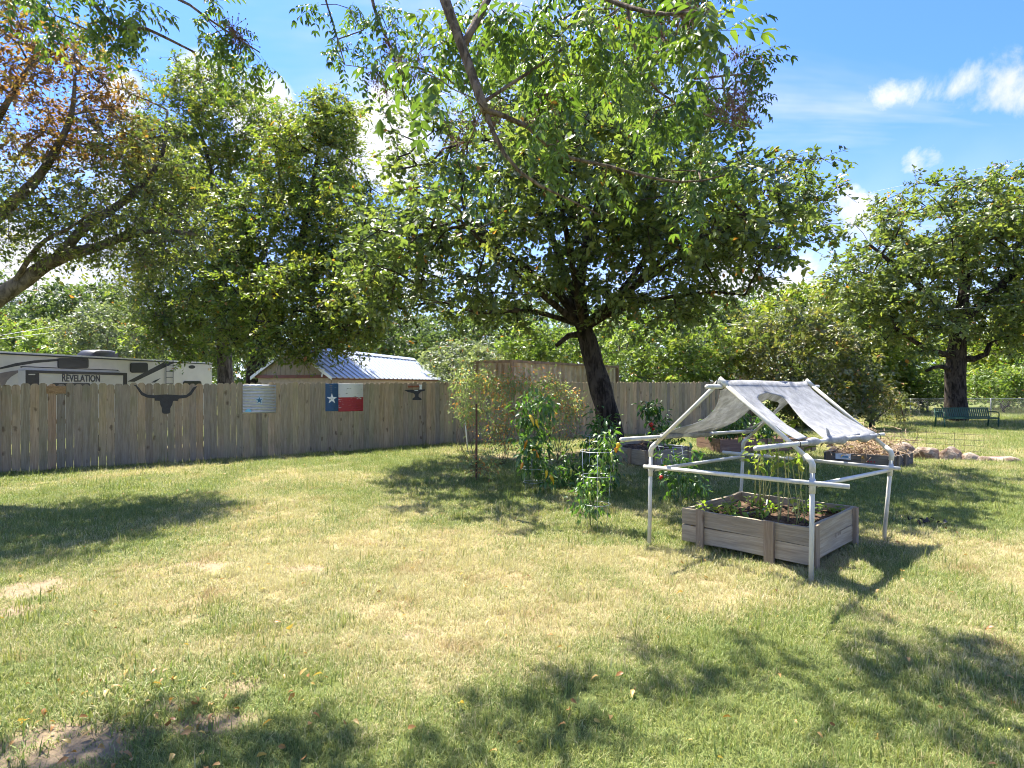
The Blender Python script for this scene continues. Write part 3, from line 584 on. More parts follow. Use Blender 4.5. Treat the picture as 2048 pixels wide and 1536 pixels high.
def near_tree():
    rg = np.random.default_rng(70)
    root = thing('overhanging_tree', 'tree overhead whose boughs of long feathery leaves hang into the top of view', 'tree', (-2.6, -1.8, 0))
    sk = Skeleton()
    def lim(pts, r0, r1): sk.limb(pts, r0, r1, .12)
    v = np.array
    lim([v([-2.6, -1.8, -.1]), v([-2.55, -1.7, 1.2]), v([-2.4, -1.4, 2.4]), v([-2.2, -.9, 3.4])], .2, .13)
    lim([v([-2.2, -.9, 3.4]), v([-1.7, .6, 4.5]), v([-1.0, 2.1, 4.75]), W(860, -110, 3.2), W(890, 0, 3.15), W(925, 95, 3.1), W(955, 180, 3.05), W(972, 225, 3.0)], .075, .022)
    lim(wl((955, 180, 3.05), (985, 260, 3.0), (1010, 310, 3.0), (1060, 360, 3.0), (1130, 395, 3.1), (1200, 430, 3.2)), .014, .003)
    lim(wl((970, 220, 3), (1050, 250, 3.1), (1120, 310, 3.2), (1200, 328, 3.2), (1300, 355, 3.1), (1380, 365, 3.05), (1450, 350, 3)), .014, .004)
    lim(wl((925, 95, 3.1), (960, 30, 3.2), (1000, -30, 3.4), (1100, -60, 3.6)), .02, .016)
    lim(wl((1100, -60, 3.6), (1180, -20, 3.4), (1250, 12, 3.2), (1330, 28, 3.0), (1420, 20, 2.8)), .02, .006)
    lim(wl((1255, 14, 3.2), (1268, 90, 3.2), (1290, 150, 3.25), (1340, 200, 3.3), (1440, 240, 3.4), (1500, 260, 3.6)), .008, .003)
    lim(wl((965, 205, 3.05), (1080, 130, 3.2), (1180, 60, 3.3), (1240, 15, 3.3)), .010, .005)
    lim([v([-2.2, -.9, 3.4]), v([-2.8, .6, 4.8]), v([-2.7, 2.6, 5.2]), W(190, 10, 4.6), W(300, 60, 4.6), W(390, 105, 4.7)], .09, .008)
    lim([v([-2.7, 2.6, 5.2]), W(300, -60, 4.4), W(380, 10, 4.4), W(450, 60, 4.4), W(520, 105, 4.4)], .03, .004)
    lim([v([-1.0, 2.1, 4.75]), v([-1.3, 3.6, 5.6]), W(730, -60, 5.4), W(750, 20, 5.3), W(790, 120, 5.3), W(810, 200, 5.4)], .05, .006)
    lim([v([-1.3, 3.6, 5.6]), W(640, -60, 5.0), W(670, 60, 5.0), W(690, 130, 5.0)], .02, .004)
    lim([v([-1.7, .6, 4.5]), v([-.2, 1.6, 5.8]), v([1.4, 3.6, 6.5]), v([3.0, 5.2, 6.4])], .07, .02)
    lim([v([-.2, 1.6, 5.8]), v([.2, 3.9, 6.5]), v([.5, 6.0, 6.5])], .05, .015)
    lim([v([-2.8, .6, 4.8]), v([-3.6, 3.2, 6.3]), v([-4.4, 5.2, 6.5])], .06, .015)
    g = Geo()
    for i, (P, R) in enumerate(sk.limbs): V, Fc = tube(P, R, 10, True, .1, i); g.add(V, Fc)
    g.part(root, 'trunk', BARK_TAN, True)
    # shoots: near clusters with big leaves, further ones smaller
    spec = [  # blob, number of shoots, leaf length
        (B(900, 60, 3.7, 100, 70, .3), 4, 0.229), (B(850, 150, 2.5, 40, 50, .15), 1, 0.229), (B(1100, 140, 3.3, 90, 110, .4), 6, 0.220), (B(1030, -10, 3.3, 130, 40, .4), 4, 0.220), (B(1300, -10, 3.6, 200, 40, .5), 7, 0.220), (B(1220, 100, 3.2, 110, 80, .4), 5, 0.220), (B(1410, 60, 2.7, 90, 50, .3), 4, 0.238), (B(1080, 270, 3.0, 90, 50, .3), 2, 0.194),
        (B(1280, 230, 3.4, 110, 60, .4), 4, 0.194), (B(1340, 330, 3.2, 60, 40, .25), 2, 0.185), (B(1450, 330, 3.3, 50, 30, .2), 1, 0.176), (B(1390, 420, 3.3, 40, 20, .2), 1, 0.167), (B(1200, 360, 3.4, 80, 40, .3), 2, 0.167), (B(1505, 150, 5.2, 40, 70, .5), 6, 0.194),
        (B(1400, 190, 5.2, 110, 80, .6), 11, 0.194), (B(940, 300, 3.4, 60, 30, .3), 1, 0.176), (B(1020, 380, 3.6, 70, 30, .3), 1, 0.158), (B(1210, 140, 6.0, 170, 110, .8), 21, 0.211), (B(950, 130, 5.6, 120, 100, .7), 9, 0.194),
        (B(790, 100, 5.3, 70, 100, .5), 10, 0.194), (B(680, 70, 5.0, 55, 60, .4), 5, 0.194), (B(450, 60, 4.4, 80, 50, .4), 7, 0.194), (B(230, 20, 4.6, 150, 50, .5), 11, 0.194), (B(90, 20, 4.6, 90, 40, .5), 6, 0.194),
        ((v([1.7, 5.3, 6.4]), v([2.2, .9, .5])), 72, .28), ((v([.9, 6.3, 6.6]), v([1.3, .7, .35])), 20, .28), ((v([.6, 4.2, 6.0]), v([1.2, .8, .5])), 10, .26), ((v([-3.4, 5.4, 6.5]), v([2.2, .6, .4])), 42, .28), ((v([-1.2, 4.8, 6.4]), v([1.0, .6, .3])), 10, .26)]
    C = []; LL = []
    for bl, n, L in spec:
        c = sample_blobs([bl], n, rg, .1, .1); C.append(c); LL += [L]*len(c)
    C = np.concatenate(C); LL = np.array(LL)
    p0, p1, r0, r1 = sk.grow(C, rg, .12, .0026, .16, .15)
    V, Fq = frusta(p0, p1, r0, r1, 5); part(root, 'branch', V, Fq, BARK_TAN, True)['kind'] = 'stuff'
    protos = [pinnate(rg, .24, int(rg.integers(4, 7)), .082) for _ in range(6)]
    Vs = []; Ts = []; lv = []; lc = []; k = 0
    for c, L in zip(C, LL):
        tint = np.clip(rg.normal(.5, .2), 0, 1)
        for q in range(int(rg.integers(6, 10))):
            pv, pt = protos[int(rg.integers(6))]; az = rg.random()*6.283; el = rg.uniform(-1.1, .35); s = L/.24*rg.uniform(.7, 1.1)
            a = v([math.cos(az)*math.cos(el), math.sin(az)*math.cos(el), math.sin(el)]); sd = norm(np.cross([0, 0, 1], a)); up = np.cross(a, sd)
            R = np.stack([a, sd, up]); o = c+rg.normal(0, .035, 3)
            Vs.append(pv@R*s+o); Ts.append(pt+k); k += len(pv); n = len(pv)
            lv.append(np.full(n, np.clip(tint+rg.normal(0, .14), 0, 1))); lc.append(np.full(n,   .7 if rg.random() < .004 else 0))
    part(root, 'crown', np.concatenate(Vs), np.concatenate(Ts), L_PISTACHE, False, {'lv': np.concatenate(lv), 'lc': np.concatenate(lc)})
    # dry fruit sprays among the leaves
    g2 = []; Cs = []
    for bl, n in ((B(800, 140, 5.2, 50, 60, .3), 9), (B(1470, 170, 4.1, 60, 70, .3), 10), (B(1370, 40, 3.2, 60, 25, .2), 4), (B(480, 70, 4.4, 40, 20, .2), 3), (B(1010, 240, 3.6, 150, 60, .3), 6)): Cs.append(sample_blobs([bl], n, rg, .1, .05))
    Cs = np.concatenate(Cs); n = len(Cs)*42; c = np.repeat(Cs, 42, 0); e = c+rg.normal(0, .055, (n, 3)); s = np.full(n, .009)
    st = frusta(c, e, np.full(n, .0012), np.full(n, .0010), 3); be = frusta(e-np.array([0, 0, .004]), e+np.array([0, 0, .004]), np.full(n, .0045), np.full(n, .004), 5)
    part(root, 'fruit_spray', np.r_[st[0], be[0]], np.r_[st[1], be[1]+len(st[0])], mat_plain('dry_berry', (.16, .085, .06), .8))
near_tree()
# ------------------------------------------------------------------ the picket fence
Zu = np.array([0, 0, 1.])
def v3(a, z=0.0): return np.array([a[0], a[1], z])
WOOD_FENCE = mat_wood('weathered_picket', [(.24, .205, .16), (.48, .375, .245), (.33, .29, .21), (.54, .40, .255), (.28, .25, .205), (.46, .385, .235), (.42, .30, .20)], 'Z', True, .35)
WOOD_BED = mat_wood('weathered_board', [(.44, .375, .26), (.38, .325, .23), (.49, .41, .285)], 'X')
WOOD_STAKE = mat_wood('weathered_stake', [(.40, .30, .19), (.33, .26, .18), (.37, .29, .20)], 'Z')
WOOD_RED = mat_wood('reddish_board', [(.30, .19, .14), (.36, .23, .16)], 'X')
WOOD_BROWN = mat_wood('brown_board', [(.30, .19, .10), (.36, .24, .13)], 'X', False)
FN1 = np.array([FD1[1], -FD1[0]]); FN2 = np.array([FD2[1], -FD2[0]])       # facing the camera
def build_fence():
    root = thing('wooden_fence', 'long weathered dog-eared picket fence closing the back of the yard', 'fence', v3(FA))
    rl = rootloc(root); w, th, H = .1405, .016, 2.0; rg = random.Random(5); ms = []
    for k in range(4):
        ww = w*(1, .992, 1.004, .985)[k]; e = .028+.006*k
        out = [(-ww/2, -.2), (ww/2, -.2), (ww/2, H-.2-e), (ww/2-e, H-.2), (-ww/2+e, H-.2), (-ww/2, H-.2-e)]
        V = [(x, y, z) for y in (-th/2, th/2) for x, z in out]; n = 6
        Fc = [tuple(range(n)), tuple(range(2*n-1, n-1, -1))]+[(i, n+i, n+(i+1) % n, (i+1) % n) for i in range(n)]
        ms.append(mesh('picket', V, Fc, WOOD_FENCE))
    LAB = np.linalg.norm(FB-FA)
    def place(P, D, s, zoff, i):
        a = math.atan2(D[1], D[0]); q = P+D*s
        o = obj('picket', ms[rg.randrange(4)], root, np.array([q[0], q[1], zoff+rg.uniform(-.02, .02)])-rl, a)
        o.rotation_euler = (rg.uniform(-.006, .006), rg.uniform(-.006, .006), a+rg.uniform(-.05, .05))
    i = 0; s = -3.2
    while s < LAB+.01:
        place(FA, FD1, s, -.02+.055*max(0, s)/LAB, i); s += .1425+rg.uniform(-.002, .004); i += 1
    s = .11
    while s < 13.4:
        place(FB, FD2, s, .035+.03*s/12, i); s += .1425+rg.uniform(-.002, .003); i += 1
    place(FB+FN1*.004, norm(FD1+FD2), 0.0, .035, i)
    for P, D, N, s0, s1 in ((FA, FD1, FN1, -3.2, LAB), (FB, FD2, FN2, .03, 13.4)):
        for z in (.28, 1.0, 1.62):
            g = Geo(); c = v3(P+D*(s0+s1)/2-N*.034, z); g.box(c, ((s1-s0)/2, .019, .045), [v3(D), v3(N), Zu]); g.part(root, 'rail', WOOD_FENCE)
        s = s0+.8
        while s < s1:
            g = Geo(); g.box(v3(P+D*s-N*.10, .72), (.045, .045, .98), [v3(D), v3(N), Zu]); g.part(root, 'post', WOOD_FENCE); s += 2.4
build_fence()
# ------------------------------------------------------------------ things hung on the fence
def on_fence(px, py, off=.012):
    s, z = plane_hit(px, py, FA+FN1*off, FD1); return s, z
def slab(root, name, pts, off, thick, mat, P0=FA, D=FD1, N=FN1):
    """a flat shape traced from photo pixels onto an upright plane, with thickness"""
    sz = [plane_hit(px, py, P0+N*off, D) for px, py in pts]
    n = len(sz); V = [v3(P0+D*s+N*(off+o), z) for o in (0, thick) for s, z in sz]
    Fc = [tuple(range(n)), tuple(range(2*n-1, n-1, -1))]+[(i, (i+1) % n, n+(i+1) % n, n+i) for i in range(n)]
    me_o = part(root, name, V, Fc, mat)
    bm = bmesh.new(); bm.from_mesh(me_o.data); bmesh.ops.recalc_face_normals(bm, faces=bm.faces[:]); bm.to_mesh(me_o.data); bm.free()
    return me_o
def base_at(px, py, P0=FA, D=FD1, N=FN1, off=.012):
    s, z = plane_hit(px, py, P0+N*off, D); return v3(P0+D*s+N*off, z)
def c1(*pts): return [(x/4, 640+y/4) for x, y in pts]
def c2(*pts): return [(450+x/4, 640+y/4) for x, y in pts]
BLACK_METAL = mat_plain('black_painted_steel', (.018, .018, .020), .5, .3, 20)
def star(px, py, r, k=.40):
    return [(px+r*(1 if i % 2 == 0 else k)*math.sin(i*math.pi/5), py-r*(1 if i % 2 == 0 else k)*math.cos(i*math.pi/5)) for i in range(10)]
r_ = thing('longhorn_silhouette', 'black metal longhorn skull silhouette hung on the picket fence', 'wall decoration', base_at(332, 827))
slab(r_, 'skull_plate', c1((1065, 518), (1090, 520), (1115, 545), (1140, 578), (1180, 598), (1240, 602), (1290, 597), (1330, 595), (1370, 597), (1440, 602), (1490, 600), (1520, 575), (1545, 540), (1580, 527), (1556, 560), (1530, 600), (1490, 622), (1428, 630), (1425, 647), (1385, 647), (1378, 680), (1362, 705), (1362, 740), (1345, 750), (1310, 750), (1295, 738), (1295, 705), (1283, 680), (1278, 647), (1240, 645), (1237, 627), (1180, 622), (1130, 600), (1105, 562), (1085, 532)), .014, .006, BLACK_METAL)
def corrugated(root, name, x0, y0, x1, y1, n, amp, off, mat, nx=2):
    """sheet with level corrugations between two photo corners"""
    m = n*8+1; sa, za = plane_hit(x0, y0, FA+FN1*off, FD1); sb, zb = plane_hit(x1, y1, FA+FN1*off, FD1)
    V = []; 
    for j in range(m):
        f = j/(m-1); z = za+(zb-za)*f; o = off+amp*(1-math.cos(2*math.pi*n*f))/2
        for i in range(nx): V.append(v3(FA+FD1*(sa+(sb-sa)*i/(nx-1))+FN1*o, z))
    Fc = [(j*nx+i, j*nx+i+1, (j+1)*nx+i+1, (j+1)*nx+i) for j in range(m-1) for i in range(nx-1)]
    o_ = part(root, name, V, Fc, mat, True); md = o_.modifiers.new('thick', 'SOLIDIFY'); md.thickness = .0015; return o_
GALV = mat_plain('galvanised_sheet', (.50, .50, .49), .42, .08, 12, .35, .05)
r_ = thing('corrugated_star_sheet', 'corrugated grey metal sheet with a blue star hung on the fence', 'wall decoration', base_at(519, 826))
corrugated(r_, 'sheet', *c2((140, 517))[0], *c2((408, 742))[0], 9, .026, .014, GALV)
sx, sy = c2((274, 643))[0]
BLUE_STAR = mat_plain('navy_star_paint', (.02, .12, .22), .5); WHITE_P = mat_plain('white_paint', (.72, .74, .74), .55, .08); CYAN_P = mat_plain('pale_blue_paint', (.18, .48, .68), .5)
slab(r_, 'star_rim', star(sx, sy, 9.8, .44), .0425, .002, CYAN_P); slab(r_, 'star_border', star(sx, sy, 9.0, .42), .0447, .002, WHITE_P); slab(r_, 'star_emblem', star(sx, sy, 7.2), .0469, .002, BLUE_STAR)
slab(r_, 'decal', c2((160, 735), (165, 722), (180, 712), (195, 712), (212, 722), (208, 735)), .0425, .002, CYAN_P)
# the painted tin flag
def mat_chipped(name, c, under, amt):
    m, t, out = newmat(name); v, oi = objvec(t, False)
    n = t.noise(t.mapv(v, (1, 1, 2.6)), 7, 5, .6, .4); n2 = t.noise(v, 60, 3)
    col = t.mix(t.ss(n, amt, amt+.03), t.mix(n2, tuple(x*.8 for x in c), c), under); principled(t, out, Base_Color=col, Roughness=.55); return m
r_ = thing('flag_panel', 'painted corrugated tin flag with white star hung on the fence', 'wall decoration', base_at(689, 823))
fx0, fy0 = c2((803, 508))[0]; fx1, fy1 = c2((1105, 728))[0]; fxm = c2((907, 0))[0][0]; fym = c2((0, 618))[0][1]
corrugated(r_, 'blue_field', fx0, fy0, fxm, fy1, 14, .006, .014, mat_chipped('flag_blue', (.025, .085, .19), (.16, .22, .28), .68))
corrugated(r_, 'white_field', fxm, fy0, fx1, fym, 7, .006, .014, mat_chipped('flag_white', (.68, .67, .62), (.20, .19, .15), .63))
corrugated(r_, 'red_field', fxm, fym, fx1, fy1, 7, .006, .014, mat_chipped('flag_red', (.36, .022, .028), (.68, .67, .65), .60))
sx, sy = c2((855, 630))[0]; slab(r_, 'star_emblem', star(sx, sy, 10.8), .0215, .002, WHITE_P)
for q in ((-3, 1), (2, .5)): slab(r_, 'screw', [(sx+q[0]+.9*math.cos(a), sy+q[1]+.9*math.sin(a)) for a in np.arange(0, 6.2, 1.05)], .024, .002, BLACK_METAL)
r_ = thing('anvil_silhouette', 'small black anvil cut-out hung on the fence under a hammer', 'wall decoration', base_at(834, 800))
slab(r_, 'anvil_plate', c2((1432, 560), (1600, 555), (1598, 565), (1565, 575), (1548, 595), (1548, 615), (1572, 630), (1572, 640), (1500, 640), (1500, 628), (1520, 615), (1520, 598), (1505, 585), (1460, 575)), .014, .008, BLACK_METAL)
slab(r_, 'label_plate', c2((1516, 561), (1545, 561), (1545, 566), (1516, 566)), .0235, .001, WHITE_P)
r_ = thing('hammer_ornament', 'hammer with reddish handle and white head above the anvil cut-out', 'wall decoration', base_at(830, 773))
slab(r_, 'handle', c2((1462, 526), (1552, 524), (1552, 538), (1465, 541)), .016, .02, mat_plain('reddish_handle', (.24, .075, .035), .7)); slab(r_, 'head', c2((1553, 518), (1573, 517), (1574, 530), (1569, 534), (1574, 555), (1553, 556), (1557, 534), (1552, 530)), .014, .03, WHITE_P)
r_ = thing('nailed_plank', 'short brown plank nailed across the fence pickets near the left end', 'plank', base_at(112, 787))
slab(r_, 'plank_board', c1((370, 530), (528, 530), (527, 588), (372, 587)), .012, .02, WOOD_BROWN)
for x in (385, 512): slab(r_, 'nail', [(x/4+.7*math.cos(a), 640+560/4+.7*math.sin(a)) for a in np.arange(0, 6.2, 1.05)], .034, .002, BLACK_METAL)
# ------------------------------------------------------------------ the trailer behind the fence
def build_trailer():
    D = np.array([.153, .988]); N = np.array([.988, -.153]); P0 = np.array([-17.07, 20.0])
    root = thing('travel_trailer', 'long cream travel trailer with black swooshes parked behind the fence', 'trailer', (-17.2, 20, float(gz(-17, 20))))
    CREAM = mat_plain('cream_gelcoat', (.58, .55, .48), .4, .05, 2, 0, .02); BLK = mat_plain('black_decal', (.025, .024, .023), .35, .2); GREY = mat_plain('grey_decal', (.20, .17, .15), .4); GLASS = mat_plain('tinted_glass', (.010, .010, .011), .3, .2); TRIM = mat_plain('roof_membrane', (.70, .68, .63), .6); CHROME = mat_metal('ladder_alloy', (.06, .06, .06), .4, .5)
    s1, z1 = plane_hit(425, 727, P0, D); s0 = -4.5; zt = 2.83; zb = -.25; Wd = 2.5
    def pts(off, lst): return lst
    g = Geo(); c = v3(P0+D*(s0+s1)/2-N*Wd/2, (zt+zb)/2); g.box(c, ((s1-s0)/2, Wd/2, (zt-zb)/2), [v3(D), v3(N), Zu]); b = g.part(root, 'body', CREAM)
    bv = b.modifiers.new('soft', 'BEVEL'); bv.width = .05; bv.segments = 3
    g = Geo(); g.box(c*np.array([1, 1, 0])+np.array([0, 0, zt+.02]), ((s1-s0)/2+.02, Wd/2+.02, .03), [v3(D), v3(N), Zu]); g.part(root, 'roof', TRIM)
    g = Geo(); g.box(v3(P0+D*(s0+s1)/2+N*.015, zt-.035), ((s1-s0)/2, .02, .022), [v3(D), v3(N), Zu]); g.part(root, 'roof_trim', BLK)
    sl = lambda name, p, off, th, mat: slab(root, name, p, off, th, mat, P0, D, N)
    e8 = lambda *p: [(x/8, 640+y/8) for x, y in p]
    sl('swoosh', e8((-400, 880), (0, 760), (250, 690), (550, 645), (940, 622), (940, 655), (550, 690), (250, 740), (0, 790), (-400, 900)), .004, .004, BLK)
    sl('swoosh', e8((-300, 880), (0, 850), (200, 812), (410, 795), (290, 840), (180, 905), (110, 975), (70, 1060), (-300, 1060)), .004, .004, GREY)
    sl('pinstripe', e8((325, 742), (360, 738), (1000, 765), (1880, 797), (1920, 826), (1860, 808), (1000, 778), (380, 752), (330, 765)), .004, .004, BLK)
    sl('swoosh', c1((1020, 492), (1310, 338), (1395, 342), (1075, 495)), .004, .004, BLK); sl('swoosh', c1((1210, 500), (1240, 482), (1288, 463), (1260, 485), (1240, 500)), .004, .004, BLK)
    def window(p):
        w = sl('window', p, .006, .03, BLK); cx = sum(a for a, _ in p)/len(p); cy = sum(b_ for _, b_ in p)/len(p)
        q = [(cx+(a-cx)*.93, cy+(b_-cy)*.84) for a, b_ in p]; pane = slab(w, 'pane', q, .037, .004, GLASS, P0, D, N)
    def rr(x0, y0, x1, y1, r=4):
        o = []
        for cx, cy, a0 in ((x1-r, y0+r, -90), (x1-r, y1-r, 0), (x0+r, y1-r, 90), (x0+r, y0+r, 180)):
            for k in range(4): a = math.radians(a0+k*30); o.append((cx+r*math.cos(a), cy+r*math.sin(a)))
        return o
    window(rr(115, 716.5, 176, 736.5)); window(rr(260, 725.5, 295, 745.5))
    sl('marker_light', [(383.5+6.5*math.cos(a), 734+3.5*math.sin(a)) for a in np.arange(0, 6.28, .5)], .004, .02, BLK)
    sl('tail_lamp', [(418+2*math.cos(a), 738.5+2.5*math.sin(a)) for a in np.arange(0, 6.28, .6)], .004, .03, mat_plain('amber_lamp', (.70, .55, .35), .3))
    sl('rear_window', rr(366, 762, 402, 790), .006, .03, GLASS)
    # slide-out room standing proud of the side
    a, _ = plane_hit(51, 742, P0+N*.3, D); b2, _ = plane_hit(253, 746, P0+N*.3, D); _, zt2 = plane_hit(150, 743, P0+N*.3, D)
    so = v3(P0+D*(a+b2)/2+N*.15, (zt2+zb+.25)/2); g = Geo(); g.box(so, ((b2-a)/2, .15, (zt2-zb-.25)/2), [v3(D), v3(N), Zu]); sld = g.part(root, 'slide_out', CREAM)
    sp = lambda name, p, off, th, mat: slab(sld, name, p, off, th, mat, P0, D, N)
    sp('trim', e8((408, 800), (2028, 847), (2028, 888), (408, 845)), .302, .02, BLK); sp('trim', e8((1972, 880), (2028, 880), (2028, 1500), (1972, 1500)), .3005, .02, BLK); sp('trim', e8((408, 840), (620, 840), (620, 1400), (408, 1400)), .3005, .02, BLK)
    sp('vent', e8((455, 862), (560, 862), (560, 880), (455, 880)), .322, .01, CREAM); sp('window', rr(104, 766, 180, 790), .302, .02, GLASS)
    # lettering
    cu = bpy.data.curves.new('lettering', 'FONT'); cu.body = 'REVELATION'; cu.size = 1; cu.extrude = .006; cu.offset = .018; cu.space_character = 1.02
    cu.body_format[0].use_bold = True
    tmp = bpy.data.objects.new('lettering', cu); COL.objects.link(tmp); bpy.context.view_layer.update()
    me = bpy.data.meshes.new_from_object(tmp.evaluated_get(bpy.context.evaluated_depsgraph_get())); bpy.data.objects.remove(tmp)
    co = np.array([v_.co[:] for v_ in me.vertices]); lo = co.min(0); hi = co.max(0)
    sa, za = plane_hit(124.5, 764, P0+N*.31, D); sb, zb2 = plane_hit(200, 764, P0+N*.31, D); _, ztop = plane_hit(160, 749.5, P0+N*.31, D); _, zlow = plane_hit(160, 763.5, P0+N*.31, D)
    f = (co-lo)/(hi-lo); big = np.where(f[:, 0] < .115, 1.12, 1.0)
    X = sa+(sb-sa)*f[:, 0]; Z = zlow+(ztop-zlow)*f[:, 1]*big; Yo = .301+.012*f[:, 2]
    Vn = np.stack([P0[0]+D[0]*X+N[0]*Yo, P0[1]+D[1]*X+N[1]*Yo, Z], -1)-rootloc(sld)
    me.vertices.foreach_set('co', Vn.astype(np.float32).ravel()); me.update(); me.materials.clear(); me.materials.append(mat_plain('dark_lettering', (.05, .05, .055), .4)); obj('lettering', me, sld)
    # roof air conditioner, ladder, wheels
    sa, _ = plane_hit(168, 712, P0-N*.9, D); sb, _ = plane_hit(222, 712, P0-N*.9, D); n = 12; prof = [(-.5, 0), (-.46, .16), (-.36, .26), (-.15, .31), (.25, .31), (.46, .28), (.5, .20), (.5, 0)]
    V = []; L = (sb-sa)
    for wv, sc in ((-.38, .82), (-.30, 1.0), (.30, 1.0), (.38, .82)):
        for u, h in prof: V.append(v3(P0+D*((sa+sb)/2+u*L*(.96 if sc < 1 else 1))-N*(.9+wv), zt+.05+h*sc))
    k = len(prof); Fc = [(i*k+j, i*k+j+1, (i+1)*k+j+1, (i+1)*k+j) for i in range(3) for j in range(k-1)]+[tuple(range(k))[::-1], tuple(3*k+j for j in range(k))]
    part(root, 'air_conditioner', V, Fc, mat_plain('black_shroud', (.018, .019, .021), .5, .2), True)
    g = Geo(); 
    for px in (332, 346.2):
        s, _ = plane_hit(px, 750, P0+N*.06, D); g.tube([v3(P0+D*s+N*.06, z) for z in (.9, 1.6, 2.3, zt+.1)], .016, 6)
    sa, _ = plane_hit(332, 750, P0+N*.06, D); sb, _ = plane_hit(346.2, 750, P0+N*.06, D)
    for z in np.arange(1.0, zt, .27): g.tube([v3(P0+D*sa+N*.06, z), v3(P0+D*sb+N*.06, z)], .013, 6)
    g.part(root, 'ladder', CHROME)
    for s in (4.2, 5.2):
        g = Geo(); q = P0+D*s-N*.15; zc = float(gz(q[0], q[1]))+.4; a = np.linspace(0, 6.283, 19)[:-1]
        V = []; 
        for o, r in ((0, .25), (0, .36), (.03, .4), (.2, .4), (.23, .36)): V += [v3(q-N*o+D*(r*math.cos(t)), zc+r*math.sin(t)) for t in a]
        m = 18; Fc = [(i*m+j, i*m+(j+1) % m, (i+1)*m+(j+1) % m, (i+1)*m+j) for i in range(4) for j in range(m)]+[tuple(range(m))]
        part(root, 'wheel', V, Fc, BLK)
build_trailer()
# ------------------------------------------------------------------ the metal-roofed shed
def build_shed():
    U = np.array([.21, .978]); U /= np.linalg.norm(U); Gd = np.array([U[1], -U[0]]); C0 = np.array([-7.74, 21.0]); L = 11.6; hw = 1.56; zr = 3.075; ze = 1.98
    root = thing('metal_roofed_shed', 'low grey shed with ribbed metal roof just behind the fence', 'shed', v3(C0, float(gz(*C0))))
    SID = mat_plain('taupe_siding', (.26, .225, .185), .7, .12, 5); RED = mat_plain('dull_red_trim', (.17, .065, .055), .6); ROOF = mat_plain('bare_steel_roof', (.50, .54, .58), .42, .08, 3, .2, .04); LT = mat_plain('steel_trim', (.62, .65, .68), .35, .08, 6, .4, .03); BUFF = mat_plain('buff_wall', (.40, .33, .25), .8)
    P = lambda a, b, z: v3(C0+Gd*a+U*b, z)
    wi = hw-.16; zw = ze+.10
    # gable boards, each a board of its own; the walls below
    nb = 15; xs = np.linspace(-wi, wi, nb+1)
    for x0, x1 in zip(xs[:-1], xs[1:]):
        h0 = zw+(zr-zw-.06)*(1-abs(x0)/wi); h1 = zw+(zr-zw-.06)*(1-abs(x1)/wi); a = x0+.004; b = x1-.004
        V = [P(a, .1, zw), P(b, .1, zw), P(b, .1, h1), P(a, .1, h0), P(a, .14, zw), P(b, .14, zw), P(b, .14, h1), P(a, .14, h0)]
        part(root, 'gable_board', V, [(0, 1, 2, 3), (7, 6, 5, 4), (0, 4, 5, 1), (1, 5, 6, 2), (2, 6, 7, 3), (3, 7, 4, 0)], SID)
    for nm, c, h in (('gable_wall', P(0, .2, .45), (wi, .05, 1.6)), ('side_wall', P(wi-.05, L/2, .45), (.05, L/2-.3, 1.62)), ('side_wall', P(-wi+.05, L/2, .45), (.05, L/2-.3, 1.62)), ('gable_wall', P(0, L-.2, .45), (wi, .05, 1.6))):
        g = Geo(); g.box(c, h, [v3(Gd), v3(U), Zu]); g.part(root, nm, BUFF)
    g = Geo(); g.box(P(0, .07, zw-.04), (wi+.03, .03, .05), [v3(Gd), v3(U), Zu]); g.part(root, 'trim_board', RED)
    g = Geo(); g.box(P(wi+.02, L/2, zw-.07), (.02, L/2-.1, .07), [v3(Gd), v3(U), Zu]); g.part(root, 'trim_board', RED)
    # roof: sheets of ribbed steel laid side by side
    npan = 13; pw = L/npan
    for sg in (1, -1):
        for i in range(npan):
            prof = []
            for r in range(2):
                u0 = i*pw+pw*r/2; prof += [(u0, 0), (u0+pw*.32, 0), (u0+pw*.36, .04), (u0+pw*.44, .04), (u0+pw*.48, 0)]
            prof.append((i*pw+pw, 0)); V = []
            for u, h in prof: V += [P(0, u, zr+h+.03), P(sg*hw, u, ze+h+.03), P(sg*hw, u, ze+h), P(0, u, zr+h)]
            n = len(prof); Fc = [(4*j+k, 4*(j+1)+k, 4*(j+1)+(k+1) % 4, 4*j+(k+1) % 4) for j in range(n-1) for k in range(4)]+[(0, 1, 2, 3), (4*n-1, 4*n-2, 4*n-3, 4*n-4)]
            part(root, 'roof_sheet', V, Fc, ROOF)
    g = Geo(); V = [P(-.16, -.03, zr-.03), P(0, -.03, zr+.085), P(.16, -.03, zr-.03), P(-.16, L+.03, zr-.03), P(0, L+.03, zr+.085), P(.16, L+.03, zr-.03)]
    V = [q+np.array([0, 0, .02]) for q in V]+[q for q in V]
    part(root, 'ridge_cap', V, [(0, 1, 4, 3), (1, 2, 5, 4), (6, 9, 10, 7), (7, 10, 11, 8), (0, 3, 9, 6), (2, 8, 11, 5), (0, 6, 7, 1), (1, 7, 8, 2), (3, 4, 10, 9), (4, 5, 11, 10)], LT)
    for sg in (1, -1):
        for b0 in (-.03, L+.01):
            g = Geo(); V = []
            for b in (b0-.02, b0+.02):
                V += [P(0, b, zr+.06), P(sg*(hw+.02), b, ze+.06), P(sg*(hw+.02), b, ze-.06), P(0, b, zr-.06)]
            part(root, 'rake_trim', V, [(0, 1, 2, 3), (7, 6, 5, 4), (0, 4, 5, 1), (1, 5, 6, 2), (2, 6, 7, 3), (3, 7, 4, 0)], LT)
    g = Geo(); g.tube([P(hw-.35, -.05, zw-.05), P(hw-.28, -.02, zw+.22)], .03, 8); g.part(root, 'downpipe', LT)
build_shed()
